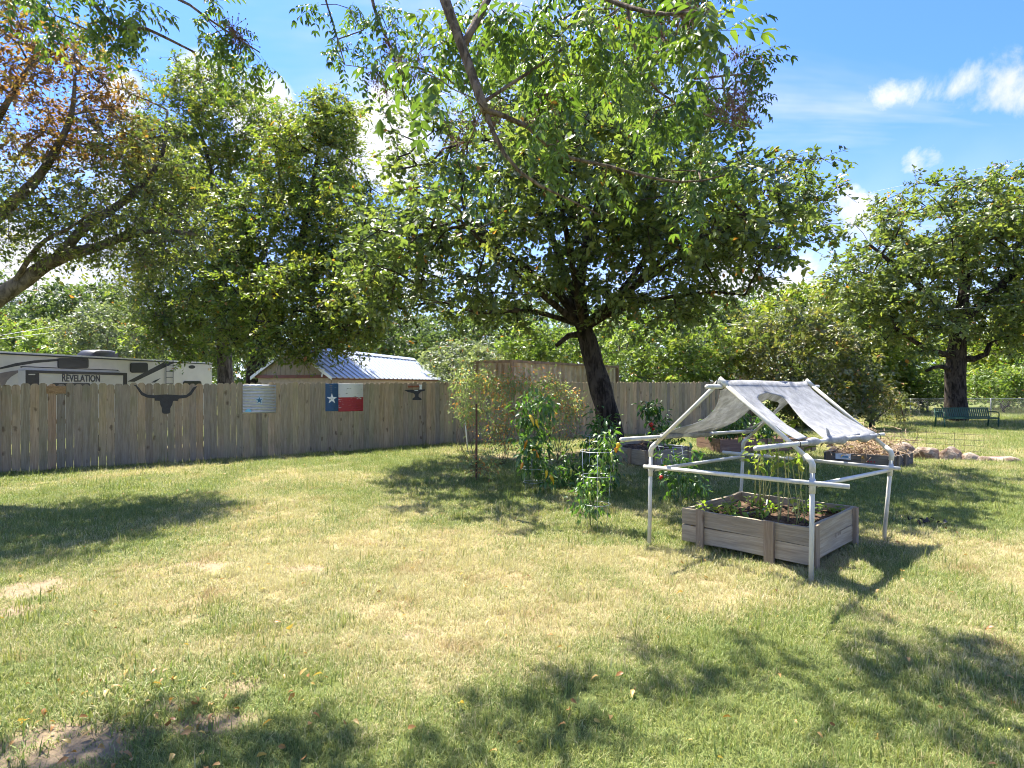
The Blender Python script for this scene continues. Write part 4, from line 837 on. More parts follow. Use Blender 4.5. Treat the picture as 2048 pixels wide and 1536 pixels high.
# ------------------------------------------------------------------ the old container
def build_container():
    U = np.array([.578, .816]); E = np.array([-.816, .578]); P0 = np.array([0., 22.4]); L, Wd, zt, zb = 9.1, 1.75, 2.6, -.7
    root = thing('shipping_container', 'old tan corrugated container with rusty edges beyond the fence', 'container', v3(P0, zb))
    TAN = mat_plain('faded_tan_steel', (.42, .35, .26), .7, .18, 3, 0, .1, (.22, .13, .08)); RUST = mat_plain('rusty_edge', (.22, .15, .10), .85, .3, 5)
    def wall(name, A, D, N, Ln, per):
        V = []; n = int(Ln/per); xs = []
        for i in range(n): xs += [(i*per, 0), (i*per+per*.3, 0), (i*per+per*.42, -.09), (i*per+per*.88, -.09)]
        xs.append((n*per, 0))
        for s, o in xs:
            q = A+D*s*Ln/(n*per)+N*o; V += [v3(q, zb), v3(q, zt)]
        m = len(xs); o_ = part(root, name, V, [(2*i, 2*i+2, 2*i+3, 2*i+1) for i in range(m-1)], TAN); md = o_.modifiers.new('thick', 'SOLIDIFY'); md.thickness = .006
    Nf = np.array([U[1], -U[0]]); Ne = -U
    wall('side_wall', P0, U, Nf, L, .42); wall('side_wall', P0+E*Wd, U, Nf, L, .42); wall('end_wall', P0, E, Ne, Wd, .22); wall('end_wall', P0+U*L, E, U, Wd, .22)
    for a, b in ((P0, P0+U*L), (P0+E*Wd, P0+E*Wd+U*L), (P0, P0+E*Wd), (P0+U*L, P0+U*L+E*Wd)):
        d = (b-a)/np.linalg.norm(b-a); nn = np.array([d[1], -d[0]]); g = Geo(); g.box(v3((a+b)/2, zt+.03), (np.linalg.norm(b-a)/2-.056, .045, .05), [v3(d), v3(nn), Zu]); g.part(root, 'top_rail', RUST)
    for a in (P0, P0+U*L, P0+E*Wd, P0+E*Wd+U*L):
        g = Geo(); g.box(v3(a, (zt+zb)/2+.04), (.055, .055, (zt-zb)/2+.05), [v3(U), v3(E), Zu]); g.part(root, 'corner_post', RUST)
    g = Geo(); g.box(v3(P0+U*L/2+E*Wd/2, zt+.01), (L/2-.06, Wd/2-.06, .02), [v3(U), v3(E), Zu]); g.part(root, 'roof', TAN)
    for k in range(4): g = Geo(); g.tube([v3(P0+E*(.35+.35*k)-U*.05, zb+.2), v3(P0+E*(.35+.35*k)-U*.05, zt-.1)], .02, 6); g.part(root, 'lock_rod', RUST)
build_container()
# ------------------------------------------------------------------ raised beds
def board_mesh(L, h, th, mat, seed=0, name='board'):
    """a plank lying along x, slightly waney, bevelled ends"""
    rg = np.random.default_rng(seed); n = 7; V = []
    for i in range(n):
        x = -L/2+L*i/(n-1); d = rg.normal(0, .004); e = rg.normal(0, .003)
        V += [(x, -th/2, -h/2+d), (x, th/2, -h/2+d), (x, th/2, h/2+e), (x, -th/2, h/2+e)]
    Fc = [(4*i+k, 4*i+(k+1) % 4, 4*(i+1)+(k+1) % 4, 4*(i+1)+k) for i in range(n-1) for k in range(4)]+[(3, 2, 1, 0), tuple(4*(n-1)+k for k in range(4))]
    return mesh(name, V, Fc, mat)
SOIL = None
def mat_soil():
    m, t, out = newmat('garden_soil'); v = t.add('ShaderNodeTexCoord').outputs['Object']
    n = t.noise(v, 26, 6, .7); n2 = t.noise(v, 5, 4)
    col = t.mix(t.ss(n, .35, .65), (.045, .028, .018), (.16, .105, .07)); col = t.mix(t.math('MULTIPLY', t.ss(n2, .5, .65), .6), col, (.27, .19, .12))
    p = principled(t, out, Base_Color=col, Roughness=1.0, Specular_IOR_Level=.05); bump(t, p, n, 1.0, .03); return m
SOIL = mat_soil()
def raised_bed(label, N, a, b, H, rows, wood, soil_z, zb=.05, stakes=(), seed=0, name='raised_bed', zoff=0.0, stake_mat=None):
    """N near corner, a and b the edge vectors (x,y) of a plank box; stakes = (side, fraction)"""
    N = np.asarray(N, float); a = np.asarray(a, float); b = np.asarray(b, float); rg = random.Random(seed)
    root = thing(name, label, 'raised bed', v3(N)); cs = [N, N+a, N+a+b, N+b]; cen = sum(cs)/4
    for i in range(4):
        p, q = cs[i], cs[(i+1) % 4]; d = q-p; L = np.linalg.norm(d); ang = math.atan2(d[1], d[0]); d = d/L; nn = np.array([d[1], -d[0]])
        if np.dot((p+q)/2-cen, nn) < 0: nn = -nn
        th = .038; hh = (H-zb)/rows; ll = L+(.038 if i % 2 == 0 else -.042)
        for r in range(rows):
            o = obj('board', board_mesh(ll, hh-.003, th, wood, seed*10+i*3+r), root, v3((p+q)/2-N, zb+hh*(r+.5)+zoff+rg.uniform(-.004, .004)), ang)
            o.rotation_euler = (rg.uniform(-.01, .01), rg.uniform(-.006, .006), ang)
        for sd, fr, wd in stakes:
            if sd == i:
                c = v3(p+d*L*fr+nn*(.019+.021), (H+zoff-.09)/2-.02); g = Geo(); g.box(c+np.array([0, 0, .03]), (wd/2, .019, (H+.09)/2), [v3(d), v3(nn), Zu]); o = g.part(root, 'stake', stake_mat or WOOD_STAKE)
    n = 26; V = []
    for j in range(n+1):
        for i in range(n+1):
            f, g_ = .02+.96*i/n, .02+.96*j/n; q = N+a*f+b*g_
            V.append((q[0], q[1], soil_z+(float(vnoise(q[0]*5, q[1]*5, 8))-.5)*.10+(rg.random()-.5)*.02))
    Fc = [(j*(n+1)+i, j*(n+1)+i+1, (j+1)*(n+1)+i+1, (j+1)*(n+1)+i) for j in range(n) for i in range(n)]
    part(root, 'soil', V, Fc, SOIL, False)
    return root
NB = np.array([2.80, 5.68]); NBa = np.array([-.91, .90]); NBb = np.array([.98, .95])
raised_bed('square weathered plank bed under the white pipe shade frame', NB, NBa, NBb, .425, 2, WOOD_BED, .33, .075, [(0, .27, .095), (0, .84, .08), (3, .06, .075), (3, .93, .09), (1, .3, .09), (2, .5, .09)], 1)
raised_bed('empty plank bed of dark soil between oak trunk and shade frame', (2.92, 12.6), (-.75, 1.55), (1.1, 1.0), .36, 2, WOOD_BED, .30, .02, [(0, .05, .09), (0, .4, .09), (3, .04, .09), (3, .94, .09)], 2)
raised_bed('long reddish plank bed of pepper plants behind the shade frame', (5.35, 15.4), (-.25, 1.1), (2.6, .35), .36, 2, WOOD_RED, .30, .02, [(3, .03, .09), (3, .5, .09)], 3, stake_mat=WOOD_STAKE)
DB = raised_bed('plank bed heaped with dead brown stalks beside the rocks', (8.0, 12.55), (-.98, .9), (.82, .68), .27, 2, mat_wood('grey_slate_board', [(.15, .14, .13), (.20, .18, .16)], 'X'), .20, .02, [(0, .03, .1), (0, .42, .1), (0, .94, .1), (3, .5, .1), (3, .9, .09)], 4, stake_mat=mat_wood('dark_stake', [(.22, .17, .12), (.28, .21, .14)], 'Z'))
def bed_marks():
    a = np.array([-.98, .9]); L = np.linalg.norm(a); d = a/L; nn = np.array([-d[1], d[0]]); nn = nn if nn[1] < 0 else -nn; P = np.array([8.0, 12.55])
    g = Geo(); g.box(v3(P+d*L*.72+nn*.045, .19), (.15, .004, .06), [v3(d), v3(nn), Zu]); lb = g.part(DB, 'paper_label', mat_plain('white_label', (.66, .70, .74), .6)); lb['label'] = 'torn white and blue paper label on the board'
    g = Geo(); g.box(v3(P+d*L*.70+nn*.050, .185), (.08, .002, .018), [v3(d), v3(nn), Zu]); o = g.part(DB, 'label_print', mat_plain('blue_print', (.10, .28, .50), .6))
    for k in range(3):
        g = Geo(); c = v3(P+d*L*(.36-.045*k)+nn*.030, .12); V = [c+v3(nn)*o_+v3(d)*.018*math.cos(t)+Zu*.018*math.sin(t) for o_ in (0, .004) for t in np.linspace(0, 6.283, 11)[:-1]]
        part(DB, 'printed_dot', V, [tuple(range(10)), tuple(range(19, 9, -1))]+[(i, (i+1) % 10, 10+(i+1) % 10, 10+i) for i in range(10)], mat_plain('red_print', (.30, .03, .04), .6))
bed_marks()
# ------------------------------------------------------------------ the white pipe shade frame
PVC = mat_plain('weathered_white_pipe', (.57, .555, .48), .45, .06, 9, 0, .05, (.32, .31, .24)); TIE = mat_plain('black_cable_tie', (.012, .012, .012), .5)
def mat_cloth():
    m, t, out = newmat('shade_cloth'); v = t.add('ShaderNodeTexCoord').outputs['Object']
    n = t.noise(v, 9, 6, .7, .5); n2 = t.noise(v, 130, 3); n3 = t.noise(v, 3, 3)
    col = t.mix(t.ss(n, .35, .66), (.38, .385, .39), (.60, .605, .61)); col = t.mix(t.math('MULTIPLY', t.ss(n3, .5, .7), .4), col, (.32, .315, .30)); col = t.mix(t.math('MULTIPLY', n2, .35), col, (.28, .28, .28))
    p = t.add('ShaderNodeBsdfPrincipled', {'Base Color': col, 'Roughness': .8, 'Specular IOR Level': .2}); b = t.add('ShaderNodeBump', {'Height': t.math('ADD', n, n2), 'Strength': .5, 'Distance': .006}); t.l.new(b.outputs[0], p.inputs['Normal'])
    tr = t.add('ShaderNodeBsdfTranslucent', {'Color': t.mix(1.0, col, (.95, .96, .97), 'MULTIPLY')})
    t.l.new(t.add('ShaderNodeMixShader', {0: .42, 1: p.outputs[0], 2: tr.outputs[0]}).outputs[0], out.inputs['Surface']); return m
def shade_frame():
    v = np.array; R = .0215
    root = thing('shade_frame', 'white pipe frame with gabled grey shade cloth over the near bed', 'shade frame', (2.9, 6.7, 0))
    base = {'l': v([1.515, 6.63, -.05]), 'n': v([2.668, 5.354, -.05]), 'r': v([4.239, 6.846, -.05]), 'b': v([3.086, 8.12, -.05])}
    elb = {'l': v([1.536, 6.63, 1.067]), 'n': v([2.682, 5.354, 1.08]), 'r': v([4.335, 6.846, 1.0]), 'b': v([3.13, 8.12, .99])}
    ap = {'f': v([2.085, 5.99, 1.815]), 'k': v([3.68, 7.48, 1.81])}
    rd = norm(ap['k']-ap['f'])
    def pipe(name, P, r=R, k=12): 
        V, Fc = tube(P, r, k, True); return part(root, name, V, Fc, PVC, True)
    zt = {'l': .83, 'n': .87, 'r': .80, 'b': .80}
    for k in 'lnrb':
        pipe('post', [base[k], base[k]*.5+elb[k]*.5, elb[k]])
        a = ap['f'] if k in 'ln' else ap['k']; d = norm(a-elb[k]); up = norm(elb[k]-base[k])
        pipe('rafter', [elb[k]+d*.02, elb[k]*.5+a*.5, a])
        pipe('elbow', [elb[k]-up*.09, elb[k]-up*.02, elb[k]+d*.02+up*.0, elb[k]+d*.09], R*1.28)
        f = (zt[k]-base[k][2])/(elb[k][2]-base[k][2]); tpos = base[k]+(elb[k]-base[k])*f
        pipe('tee', [tpos-up*.065, tpos+up*.065], R*1.28)
    for a, ks in ((ap['f'], 'ln'), (ap['k'], 'br')):
        d0 = norm(elb[ks[0]]-a); d1 = norm(elb[ks[1]]-a); pipe('elbow', [a+d0*.09, a+d0*.02+Zu*.005, a+Zu*.012, a+d1*.02+Zu*.005, a+d1*.09], R*1.28)
    T = {k: base[k]+(elb[k]-base[k])*((zt[k]+.05)/(elb[k][2]+.05)) for k in 'lnrb'}
    pipe('side_rail', [T['l']+rd*.02, T['b']-rd*.02]); pipe('side_rail', [T['n']+rd*.02, T['r']-rd*.02])
    cr = norm(base['n']-base['l']); off = -rd*.052+Zu*.04
    pipe('cross_rail', [T['l']-cr*.05+off, T['n']+cr*.32+off]); pipe('cross_rail', [T['b']-cr*.26+rd*-.052+Zu*.04, T['r']+cr*.11+rd*-.052+Zu*.03])
    dn = -Zu*.062
    pipe('ridge_pole', [ap['f']-rd*.28+dn, ap['k']+rd*.36+dn])
    el = {}
    for k, fr in (('l', .14), ('n', .17), ('b', .14), ('r', .17)):
        a = ap['f'] if k in 'ln' else ap['k']; el[k] = elb[k]+(a-elb[k])*fr+Zu*.045
    pipe('eave_pole', [el['l']-rd*.70, el['b']+rd*.12]); pipe('eave_pole', [el['n']-rd*.80, el['r']+rd*.26])
    # ties
    for k in 'lnrb':
        for c, ax in ((el[k]-Zu*.02, norm(np.cross(rd, Zu))), (T[k]+rd*.0+Zu*.02, cr)):
            ring = [c+(.05*math.cos(t))*rd*0+(.048*math.cos(t))*Zu+(.048*math.sin(t))*norm(rd+ax) for t in np.linspace(0, 6.283, 14)]
            V, Fc = tube(ring, .004, 5, False); part(root, 'tie', V, Fc, TIE)
    for a in (ap['f'], ap['k']):
        ring = [a-Zu*.03+(.062*math.cos(t))*Zu+(.045*math.sin(t))*norm(rd+cr) for t in np.linspace(0, 6.283, 14)]; V, Fc = tube(ring, .004, 5, False); part(root, 'tie', V, Fc, TIE)
    # cloth: two slopes, each with an arch cut out of it
    CL = mat_cloth(); rg = np.random.default_rng(4); nv, ns = 30, 12
    A0 = ap['f']+rd*.05-Zu*.03; A1 = ap['k']-rd*.0-Zu*.03
    def panel(E0, E1, fa, fb, fc, fd, sag, ph):
        V = []; Fc = []
        for strip in (0, 1):
            k0 = len(V)
            for j in range(nv+1):
                vv = j/nv; lo, hi = (fa(vv), fb(vv)) if strip == 0 else (fc(vv), fd(vv))
                for i in range(ns+1):
                    s = lo+(hi-lo)*i/ns
                    p = (A0+(A1-A0)*s)*(1-vv)+(E0+(E1-E0)*s)*vv
                    w = sag*math.sin(math.pi*min(vv*1.0, 1))*(.7+.6*math.sin(math.pi*min(max(s, 0), 1)))
                    rip = .010*math.sin(s*21+vv*5+ph)*vv+.012*(float(vnoise(s*6+ph, vv*6, 12))-.5)*2
                    V.append(p+Zu*(-w+rip+(.03 if vv < .02 else 0)))
            for j in range(nv):
                for i in range(ns):
                    a = k0+j*(ns+1)+i; Fc.append((a, a+1, a+ns+2, a+ns+1))
        return V, Fc
    def arch(v0, mid, lo, hi, rise=.16):
        def q(vv): t = min(max((vv-v0)/rise, 0), 1); return math.sqrt(max(0, 1-(1-t)**2))
        return (lambda vv: mid+(lo(vv)-mid)*q(vv)), (lambda vv: mid+(hi(vv)-mid)*q(vv))
    b1, c1_ = arch(.14, .36, lambda x: .22-.10*x, lambda x: .56-.26*x, .10)
    V1, F1 = panel(el['n']+Zu*.02, el['r']+Zu*.02, lambda x: .0+.02*x, b1, c1_, lambda x: .985-.02*math.sin(math.pi*x), .05, 0)
    b2, c2_ = arch(.22, .62, lambda x: .55-.08*x, lambda x: .88+.02*x)
    V2, F2 = panel(el['l']+Zu*.02, el['b']+Zu*.02, lambda x: .0+.17*math.sin(math.pi*min(1, x))**1.3, b2, c2_, lambda x: .985, .085, 2)
    # the flap of the cut left slope, folded back under itself
    o = part(root, 'shade_cloth', V1, F1, CL, True); o.modifiers.new('thick', 'SOLIDIFY').thickness = .003
    o = part(root, 'shade_cloth', V2, F2, CL, True); o.modifiers.new('thick', 'SOLIDIFY').thickness = .003
    def roll(E0, E1, s0, s1, r, ph):
        P = []; R_ = []
        for i in range(40):
            s = s0+(s1-s0)*i/39; P.append(E0+(E1-E0)*s-Zu*.008); e = min(i, 39-i)/39; R_.append(r*(.75+.25*math.sin(s*17+ph)+.18*math.sin(s*41+ph))*(.75+.25*min(1, e*8)))
        V, Fc = tube(P, R_, 14, True, .10, 3); return part(root, 'rolled_hem', V, Fc, CL, True)
    roll(el['n'], el['r'], .10, .97, .048, 0); roll(el['l'], el['b'], .02, .50, .040, 1); roll(el['l'], el['b'], .88, .99, .036, 1)
    # loose corner of the cloth
    c = el['n']+(el['r']-el['n'])*.34; V = [c+Zu*.03, c+rd*.10+Zu*.03, c+rd*.06+Zu*.09+v([.0, .02, 0]), c-rd*.03+Zu*.12, c-rd*.02+Zu*.07]; o = part(root, 'loose_corner', V, [(0, 1, 2), (0, 2, 4), (4, 2, 3)], CL); o.modifiers.new('thick', 'SOLIDIFY').thickness = .003
shade_frame()
# ------------------------------------------------------------------ garden plants
STEM_G = mat_plain('green_stem', (.13, .17, .05), .6); STEM_Y = mat_plain('yellow_bean_stem', (.42, .38, .12), .6); STEM_B = mat_plain('brown_stem', (.17, .12, .07), .8)
L_PEP = mat_leaf('pepper_leaf', [(.03, .07, .018), (.055, .12, .026), (.09, .17, .035), (.15, .22, .05)], .38, .7)
L_BEAN = mat_leaf('bean_leaf', [(.10, .17, .03), (.16, .24, .045), (.24, .30, .06), (.36, .36, .09)], .45, .4)
L_TOM = mat_leaf('feathery_leaf', [(.07, .105, .04), (.12, .165, .07), (.17, .22, .10), (.24, .28, .14)], .4, .4, (.26, .12, .05))
FRUIT = {'yellow': mat_plain('yellow_pepper', (.62, .42, .03), .25, .15), 'orange': mat_plain('orange_pepper', (.62, .25, .02), .25, .15), 'red': mat_plain('red_pepper', (.42, .03, .015), .25, .15), 'lime': mat_plain('lime_pepper', (.42, .46, .08), .25, .15)}
def fruit_mesh(L, r, mat):
    P = [np.array([.012*math.sin(3*t), 0, -L*t]) for t in np.linspace(0, 1, 8)]; R = [r*.5, r, r, r*.92, r*.78, r*.58, r*.34, r*.05]
    V, Fc = tube(P, R, 8, True); return mesh('pepper', V, Fc, mat, True)
def leafy(root, C, nper, rad, size, mat, rg, lum=0.0, droop=.55, hang=-.55, ratio=.42, lc=None):
    n = len(C)*nper; c = np.repeat(np.asarray(C, float), nper, 0); o = rg.normal(0, .5, (n, 3)); P = c+o*rad
    ax = norm(o*1.0+rg.normal(0, .35, (n, 3))+np.array([0, 0, hang])); nr = norm(rg.normal(0, .35, (n, 3))+np.array([0, 0, .9])); s = size*rg.uniform(.6, 1.25, n)
    V, T = leaf_full(P, s, ax, nr, ratio, droop); lv = np.clip(rg.normal(.5, .22, n)+lum, 0, 1)
    l2 = np.zeros(n) if lc is None else (rg.random(n) < lc)*1.0
    return part(root, 'foliage', V, T, mat, False, {'lv': np.repeat(lv, 8), 'lc': np.repeat(l2, 8)})
def pepper(label, base, path, n, rad, size, seed, fruit=(), lum=0.0, stems=3, name='pepper_plant', mat=None):
    rg = np.random.default_rng(seed); base = np.asarray(base, float); root = thing(name, label, 'plant', base)
    P, t = resample([base-Zu*.03]+[np.asarray(p, float) for p in path], .05); C = []
    g = Geo(); g.tube(P, .008-.004*t, 6); 
    for k in range(n):
        f = rg.uniform(.18, 1.0); i = int(f*(len(P)-1)); d = norm(rg.normal(0, 1, 3)*np.array([1, 1, .3])); L = rad*rg.uniform(.3, 1.0)
        e = P[i]+d*L+Zu*.25*L; g.tube([P[i], (P[i]+e)/2+Zu*.15*L, e], [.004, .003, .002], 4, False); C.append(e)
    g.part(root, 'stem', STEM_G, True)
    leafy(root, C, 13, .13, size, mat or L_PEP, rg, lum)
    for kind, px, py, L, r in fruit:
        p = W(px, py, base[1]-rad*1.15); L *= 1.15; r *= 1.25; o = obj('pepper', fruit_mesh(L, r, FRUIT[kind]), root, p-rootloc(root)); o.rotation_euler = (rg.uniform(-.3, .3), rg.uniform(-.5, .5), rg.random()*6)
    return root
CAGE = mat_metal('galvanised_wire', (.50, .52, .53), .4, .6)
def cage(label, c, rings, legs=3, tilt=(0, 0), wr=.0032, rot=.4):
    """wire plant cage: rings = (height, radius)"""
    c = np.asarray(c, float); root = thing('plant_cage', label, 'plant cage', c)
    sh = lambda z: np.array([tilt[0]*z, tilt[1]*z, 0])
    for z, r in rings:
        P = [c+sh(z)+np.array([r*math.cos(t), r*math.sin(t), z]) for t in np.linspace(0, 2*math.pi, 33)]; V, Fc = tube(P, wr, 5, False); part(root, 'ring', V, Fc, CAGE, True)
    for k in range(legs):
        a = rot+k*2*math.pi/legs; P = [c+sh(z)+np.array([(r+.004)*math.cos(a), (r+.004)*math.sin(a), z]) for z, r in [(rings[0][0]+.01, rings[0][1])]+list(rings[1:])+[(-.08, rings[-1][1]*.75)]]
        V, Fc = tube(P, wr, 5, True); part(root, 'leg', V, Fc, CAGE, True)
    return root
g0 = G(1194, 1060)
cage('wire cage round the slim pepper plant left of the shade frame', g0, [(.965, .205), (.665, .19), (.32, .16)])
pepper('slim pepper plant climbing its wire cage left of the shade frame', G(1182, 1056), [W(1180, 1010, 7.4), W(1195, 960, 7.4), W(1205, 915, 7.4), W(1228, 870, 7.4)], 34, .17, .085, 81, [('yellow', 1238, 885, .09, .02), ('lime', 1196, 962, .10, .014), ('lime', 1180, 985, .09, .012), ('lime', 1222, 905, .10, .014), ('orange', 1232, 895, .06, .018)], .12)
pepper('tall banana pepper plant with yellow and orange fruit', G(1078, 985), [W(1078, 940, 9.7), W(1070, 890, 9.7), W(1072, 840, 9.7), W(1078, 800, 9.7)], 50, .30, .13, 82, [('yellow', 1060, 830, .17, .022), ('orange', 1053, 880, .17, .024), ('orange', 1066, 898, .19, .026), ('yellow', 1100, 950, .17, .022), ('lime', 1143, 938, .12, .018), ('yellow', 1072, 838, .14, .02), ('orange', 1045, 925, .10, .02), ('yellow', 1093, 940, .13, .018)], .05)
cage('thin wire cage round the tall banana pepper plant', G(1066, 988), [(.72, .20), (.42, .19), (.2, .16)], wr=.0026)
pepper('dark bushy pepper plant behind the slim caged one', G(1200, 985), [W(1200, 940, 9.8), W(1198, 890, 9.8), W(1202, 845, 9.8)], 46, .34, .12, 83, [('lime', 1185, 920, .10, .015)], -.12)
cage('square-topped wire cage over the dark bushy pepper plant', G(1200, 990), [(.95, .27), (.5, .26)], 4, rot=.78, wr=.0026)
pepper('spreading pepper plant seen under the left pipe rail', G(1365, 1005), [W(1362, 970, 9.0), W(1352, 940, 9.0), W(1350, 905, 9.0)], 34, .34, .11, 84, [('red', 1325, 952, .06, .02), ('orange', 1331, 930, .06, .02)], .05)
cage('leaning wire hoop cage over the spreading pepper plant', G(1362, 1010), [(.86, .19), (.45, .18)], 3, (-.16, .05), wr=.003)
pepper('dark pepper plant with a red fruit against the fence', G(1310, 905), [W(1311, 870, 15.6), W(1308, 840, 15.6), W(1306, 812, 15.6)], 34, .26, .15, 85, [('red', 1302, 847, .11, .05), ('red', 1308, 856, .08, .03)], -.22)
pepper('small dark pepper plant right of the red-fruited one', G(1345, 902), [W(1345, 880, 15.9), W(1342, 850, 15.9)], 18, .24, .13, 86, [], -.25)
pepper('low pepper plant between the banana pepper and the cage', G(1135, 978), [W(1134, 955, 10.2), W(1138, 930, 10.2)], 16, .26, .11, 87, [], -.05)
for i, (px, lab) in enumerate(((1437, 'leftmost pepper plant in the reddish bed'), (1470, 'middle pepper plant in the reddish bed'), (1525, 'pepper plant at the right of the reddish bed'))):
    Y = 15.8; p = np.array([(px-CX)/F*Y, Y, .3]); pepper(lab, p, [p+Zu*.3, p+Zu*.62+np.array([.05, 0, 0])], 26, .34, .14, 90+i, [], -.1)
# feathery vines on stakes in front of the oak
def vine(label, base, blobs, n, seed, lc):
    rg = np.random.default_rng(seed); root = thing('tomato_vine', label, 'plant', base); base = np.asarray(base, float); g = Geo(); C = sample_blobs(blobs, n, rg, .1, .05)
    for k in range(9):
        e = C[int(rg.integers(len(C)))]; m = (base+e)/2+rg.normal(0, .12, 3); P, t = resample([base+rg.normal(0, .05, 3)*np.array([1, 1, 0])-Zu*.02, m, e], .15); g.tube(P, .006-.003*t, 5)
    for c in C[::2]:
        d = C[int(rg.integers(len(C)))]
        if np.linalg.norm(c-d) < .5: g.tube([c, (c+d)/2+rg.normal(0, .05, 3), d], .003, 4, False)
    g.part(root, 'stem', STEM_B, True)
    leafy(root, C, 15, .17, .085, L_TOM, rg, .5, .3, -.15, .34, lc); return root
vine('feathery green vine at the rusty stake left of the pepper plants', G(945, 935), [B(930, 795, 12.4, 38, 48, .5), B(962, 755, 12.4, 55, 28, .5), B(955, 830, 12.4, 38, 40, .4)], 120, 101, .10)
vine('feathery half-browned vine between the two stakes', G(1005, 930), [B(1010, 800, 12.6, 50, 55, .5), B(1040, 765, 12.6, 55, 30, .5), B(1010, 865, 12.6, 40, 40, .4)], 120, 102, .28)
vine('feathery browned vine just left of the leaning oak trunk', G(1120, 930), [B(1110, 785, 12.9, 55, 35, .5), B(1145, 830, 12.9, 30, 50, .4), B(1105, 855, 12.9, 45, 40, .4)], 120, 103, .20)
vine('low wispy weed sprawling at the foot of the rusty stake', G(965, 965), [B(965, 930, 11, 40, 30, .35)], 22, 104, .2)
def stake(name, label, top, bot, r, mat, studs=False):
    root = thing(name, label, 'stake', bot); b = np.asarray(bot, float); t = np.asarray(top, float); g = Geo()
    if studs:
        ax = norm(t-b); L = np.linalg.norm(t-b); g.box((t+b)/2-Zu*.06, (.018, .003, L/2+.06)); g.box((t+b)/2-Zu*.06+np.array([0, .017, 0]), (.003, .016, L/2+.06)); g.part(root, 'shaft', mat)
        g = Geo()
        for z in np.arange(.1, L-.03, .055): g.box(b+Zu*z+np.array([0, -.006, 0]), (.006, .004, .008))
        o = g.part(root, 'stud_row', mat); o['kind'] = 'stuff'
    else: g.tube([b-Zu*.1, (b+t)/2, t], r, 8); g.part(root, 'shaft', mat, True); g = Geo(); g.tube([t-Zu*.01, t+Zu*.012], r*1.15, 8); g.part(root, 'cap', mat)
RUSTY = mat_plain('rusty_steel', (.13, .06, .035), .85, .3, 14)
stake('rusty_stake', 'rusty steel T-post standing by the feathery vines', W(953, 808, 10.85), G(953, 965), .02, RUSTY, True)
stake('white_stake', 'thin white pole standing by the fence left of the vines', W(929, 832, 15.2), G(936, 903), .016, WHITE_P)
stake('dark_stake', 'dark post with white top standing among the browned vines', W(1099, 792, 14.2), G(1099, 918), .024, mat_plain('dark_post', (.035, .03, .028), .8))
# bean stalks and seedlings in the near bed
def beans(label, px, py, Y, stems, H, heads, seed, spread=.07):
    rg = np.random.default_rng(seed); b = W(px, py, Y); b[2] = .33; root = thing('bean_plant', label, 'plant', b); g = Geo(); C = []
    for k in range(stems):
        s = b+np.array([rg.normal(0, spread), rg.normal(0, spread), 0]); L = H*rg.uniform(.8, 1.1); e = s+np.array([rg.normal(.02, .07), rg.normal(0, .07), L]); P, t = resample([s, (s+e)/2+rg.normal(0, .015, 3), e], .1); g.tube(P, .0065-.003*t, 5); C += [P[-1], P[-2]]
    g.part(root, 'stem', STEM_Y, True)
    for hx, hy, hY, n in heads: C += list(W(hx, hy, hY)+rg.normal(0, 1, (n, 3))*np.array([.09, .10, .07]))
    leafy(root, C, 3, .11, .085, L_BEAN, rg, .1, .4, -.25, .55); return root
beans('clump of tall yellow bean stalks at the back of the near bed', 1524, 1000, 7.25, 9, .62, [(1532, 880, 7.2, 6), (1515, 895, 7.2, 4)], 111)
beans('clump of leaning bean stalks behind the near pipe post', 1580, 1045, 6.25, 8, .72, [(1580, 905, 6.3, 3), (1560, 985, 6.3, 3)], 112)
def corn():
    rg = np.random.default_rng(5); b = W(1612, 1040, 6.6); b[2] = .33; root = thing('corn_stalk', 'tall spiky stalk poking up through the gap in the cloth', 'plant', b); g = Geo(); t = W(1602, 835, 6.7); g.tube([b, (b+t)/2+np.array([.03, 0, 0]), t], [.01, .008, .004], 6); g.part(root, 'stem', STEM_G)
    P = np.array([b+(t-b)*f for f in np.linspace(.35, 1, 16)]); leaf = leaf_full(P, np.full(16, .20), norm(rg.normal(0, 1, (16, 3))*np.array([1, 1, .2])+Zu*.6), np.tile([0, 0, 1.], (16, 1))+rg.normal(0, .3, (16, 3)), .14, .6); part(root, 'foliage', leaf[0], leaf[1], L_BUSH, False, {'lv': np.full(128, .6), 'lc': np.zeros(128)})
corn()
rg0 = np.random.default_rng(9)
for i in range(15):
    f, h = rg0.uniform(.08, .92), rg0.uniform(.08, .92); q = NB+NBa*f+NBb*h; b = np.array([q[0], q[1], .33]); root = thing('seedling', 'small yellow-green seedling growing in the soil of the near bed', 'plant', b, 'seedlings in the near bed')
    leafy(root, b+Zu*.05+rg0.normal(0, .03, (4, 3)), 6, .06, .065*rg0.uniform(.7, 1.3), L_BEAN, rg0, rg0.uniform(-.25, .2), .4, .05, .55); g = Geo(); g.tube([b-Zu*.02, b+Zu*.05], .003, 4); g.part(root, 'stem', STEM_G)
# the drip hose
g = Geo(); P, t = resample([v3(NB+NBa*.62+NBb*.30, .37), v3(NB+NBa*.55+NBb*.5, .39), v3(NB+NBa*.60+NBb*.68, .45), v3(NB+NBa*.66+NBb*.80, .39)], .04); g.tube(P, .009, 6); r_ = thing('drip_hose', 'thin grey drip hose curving over the soil of the near bed', 'hose', P[0]); g.part(r_, 'hose', mat_plain('grey_hose', (.34, .34, .33), .6), True)
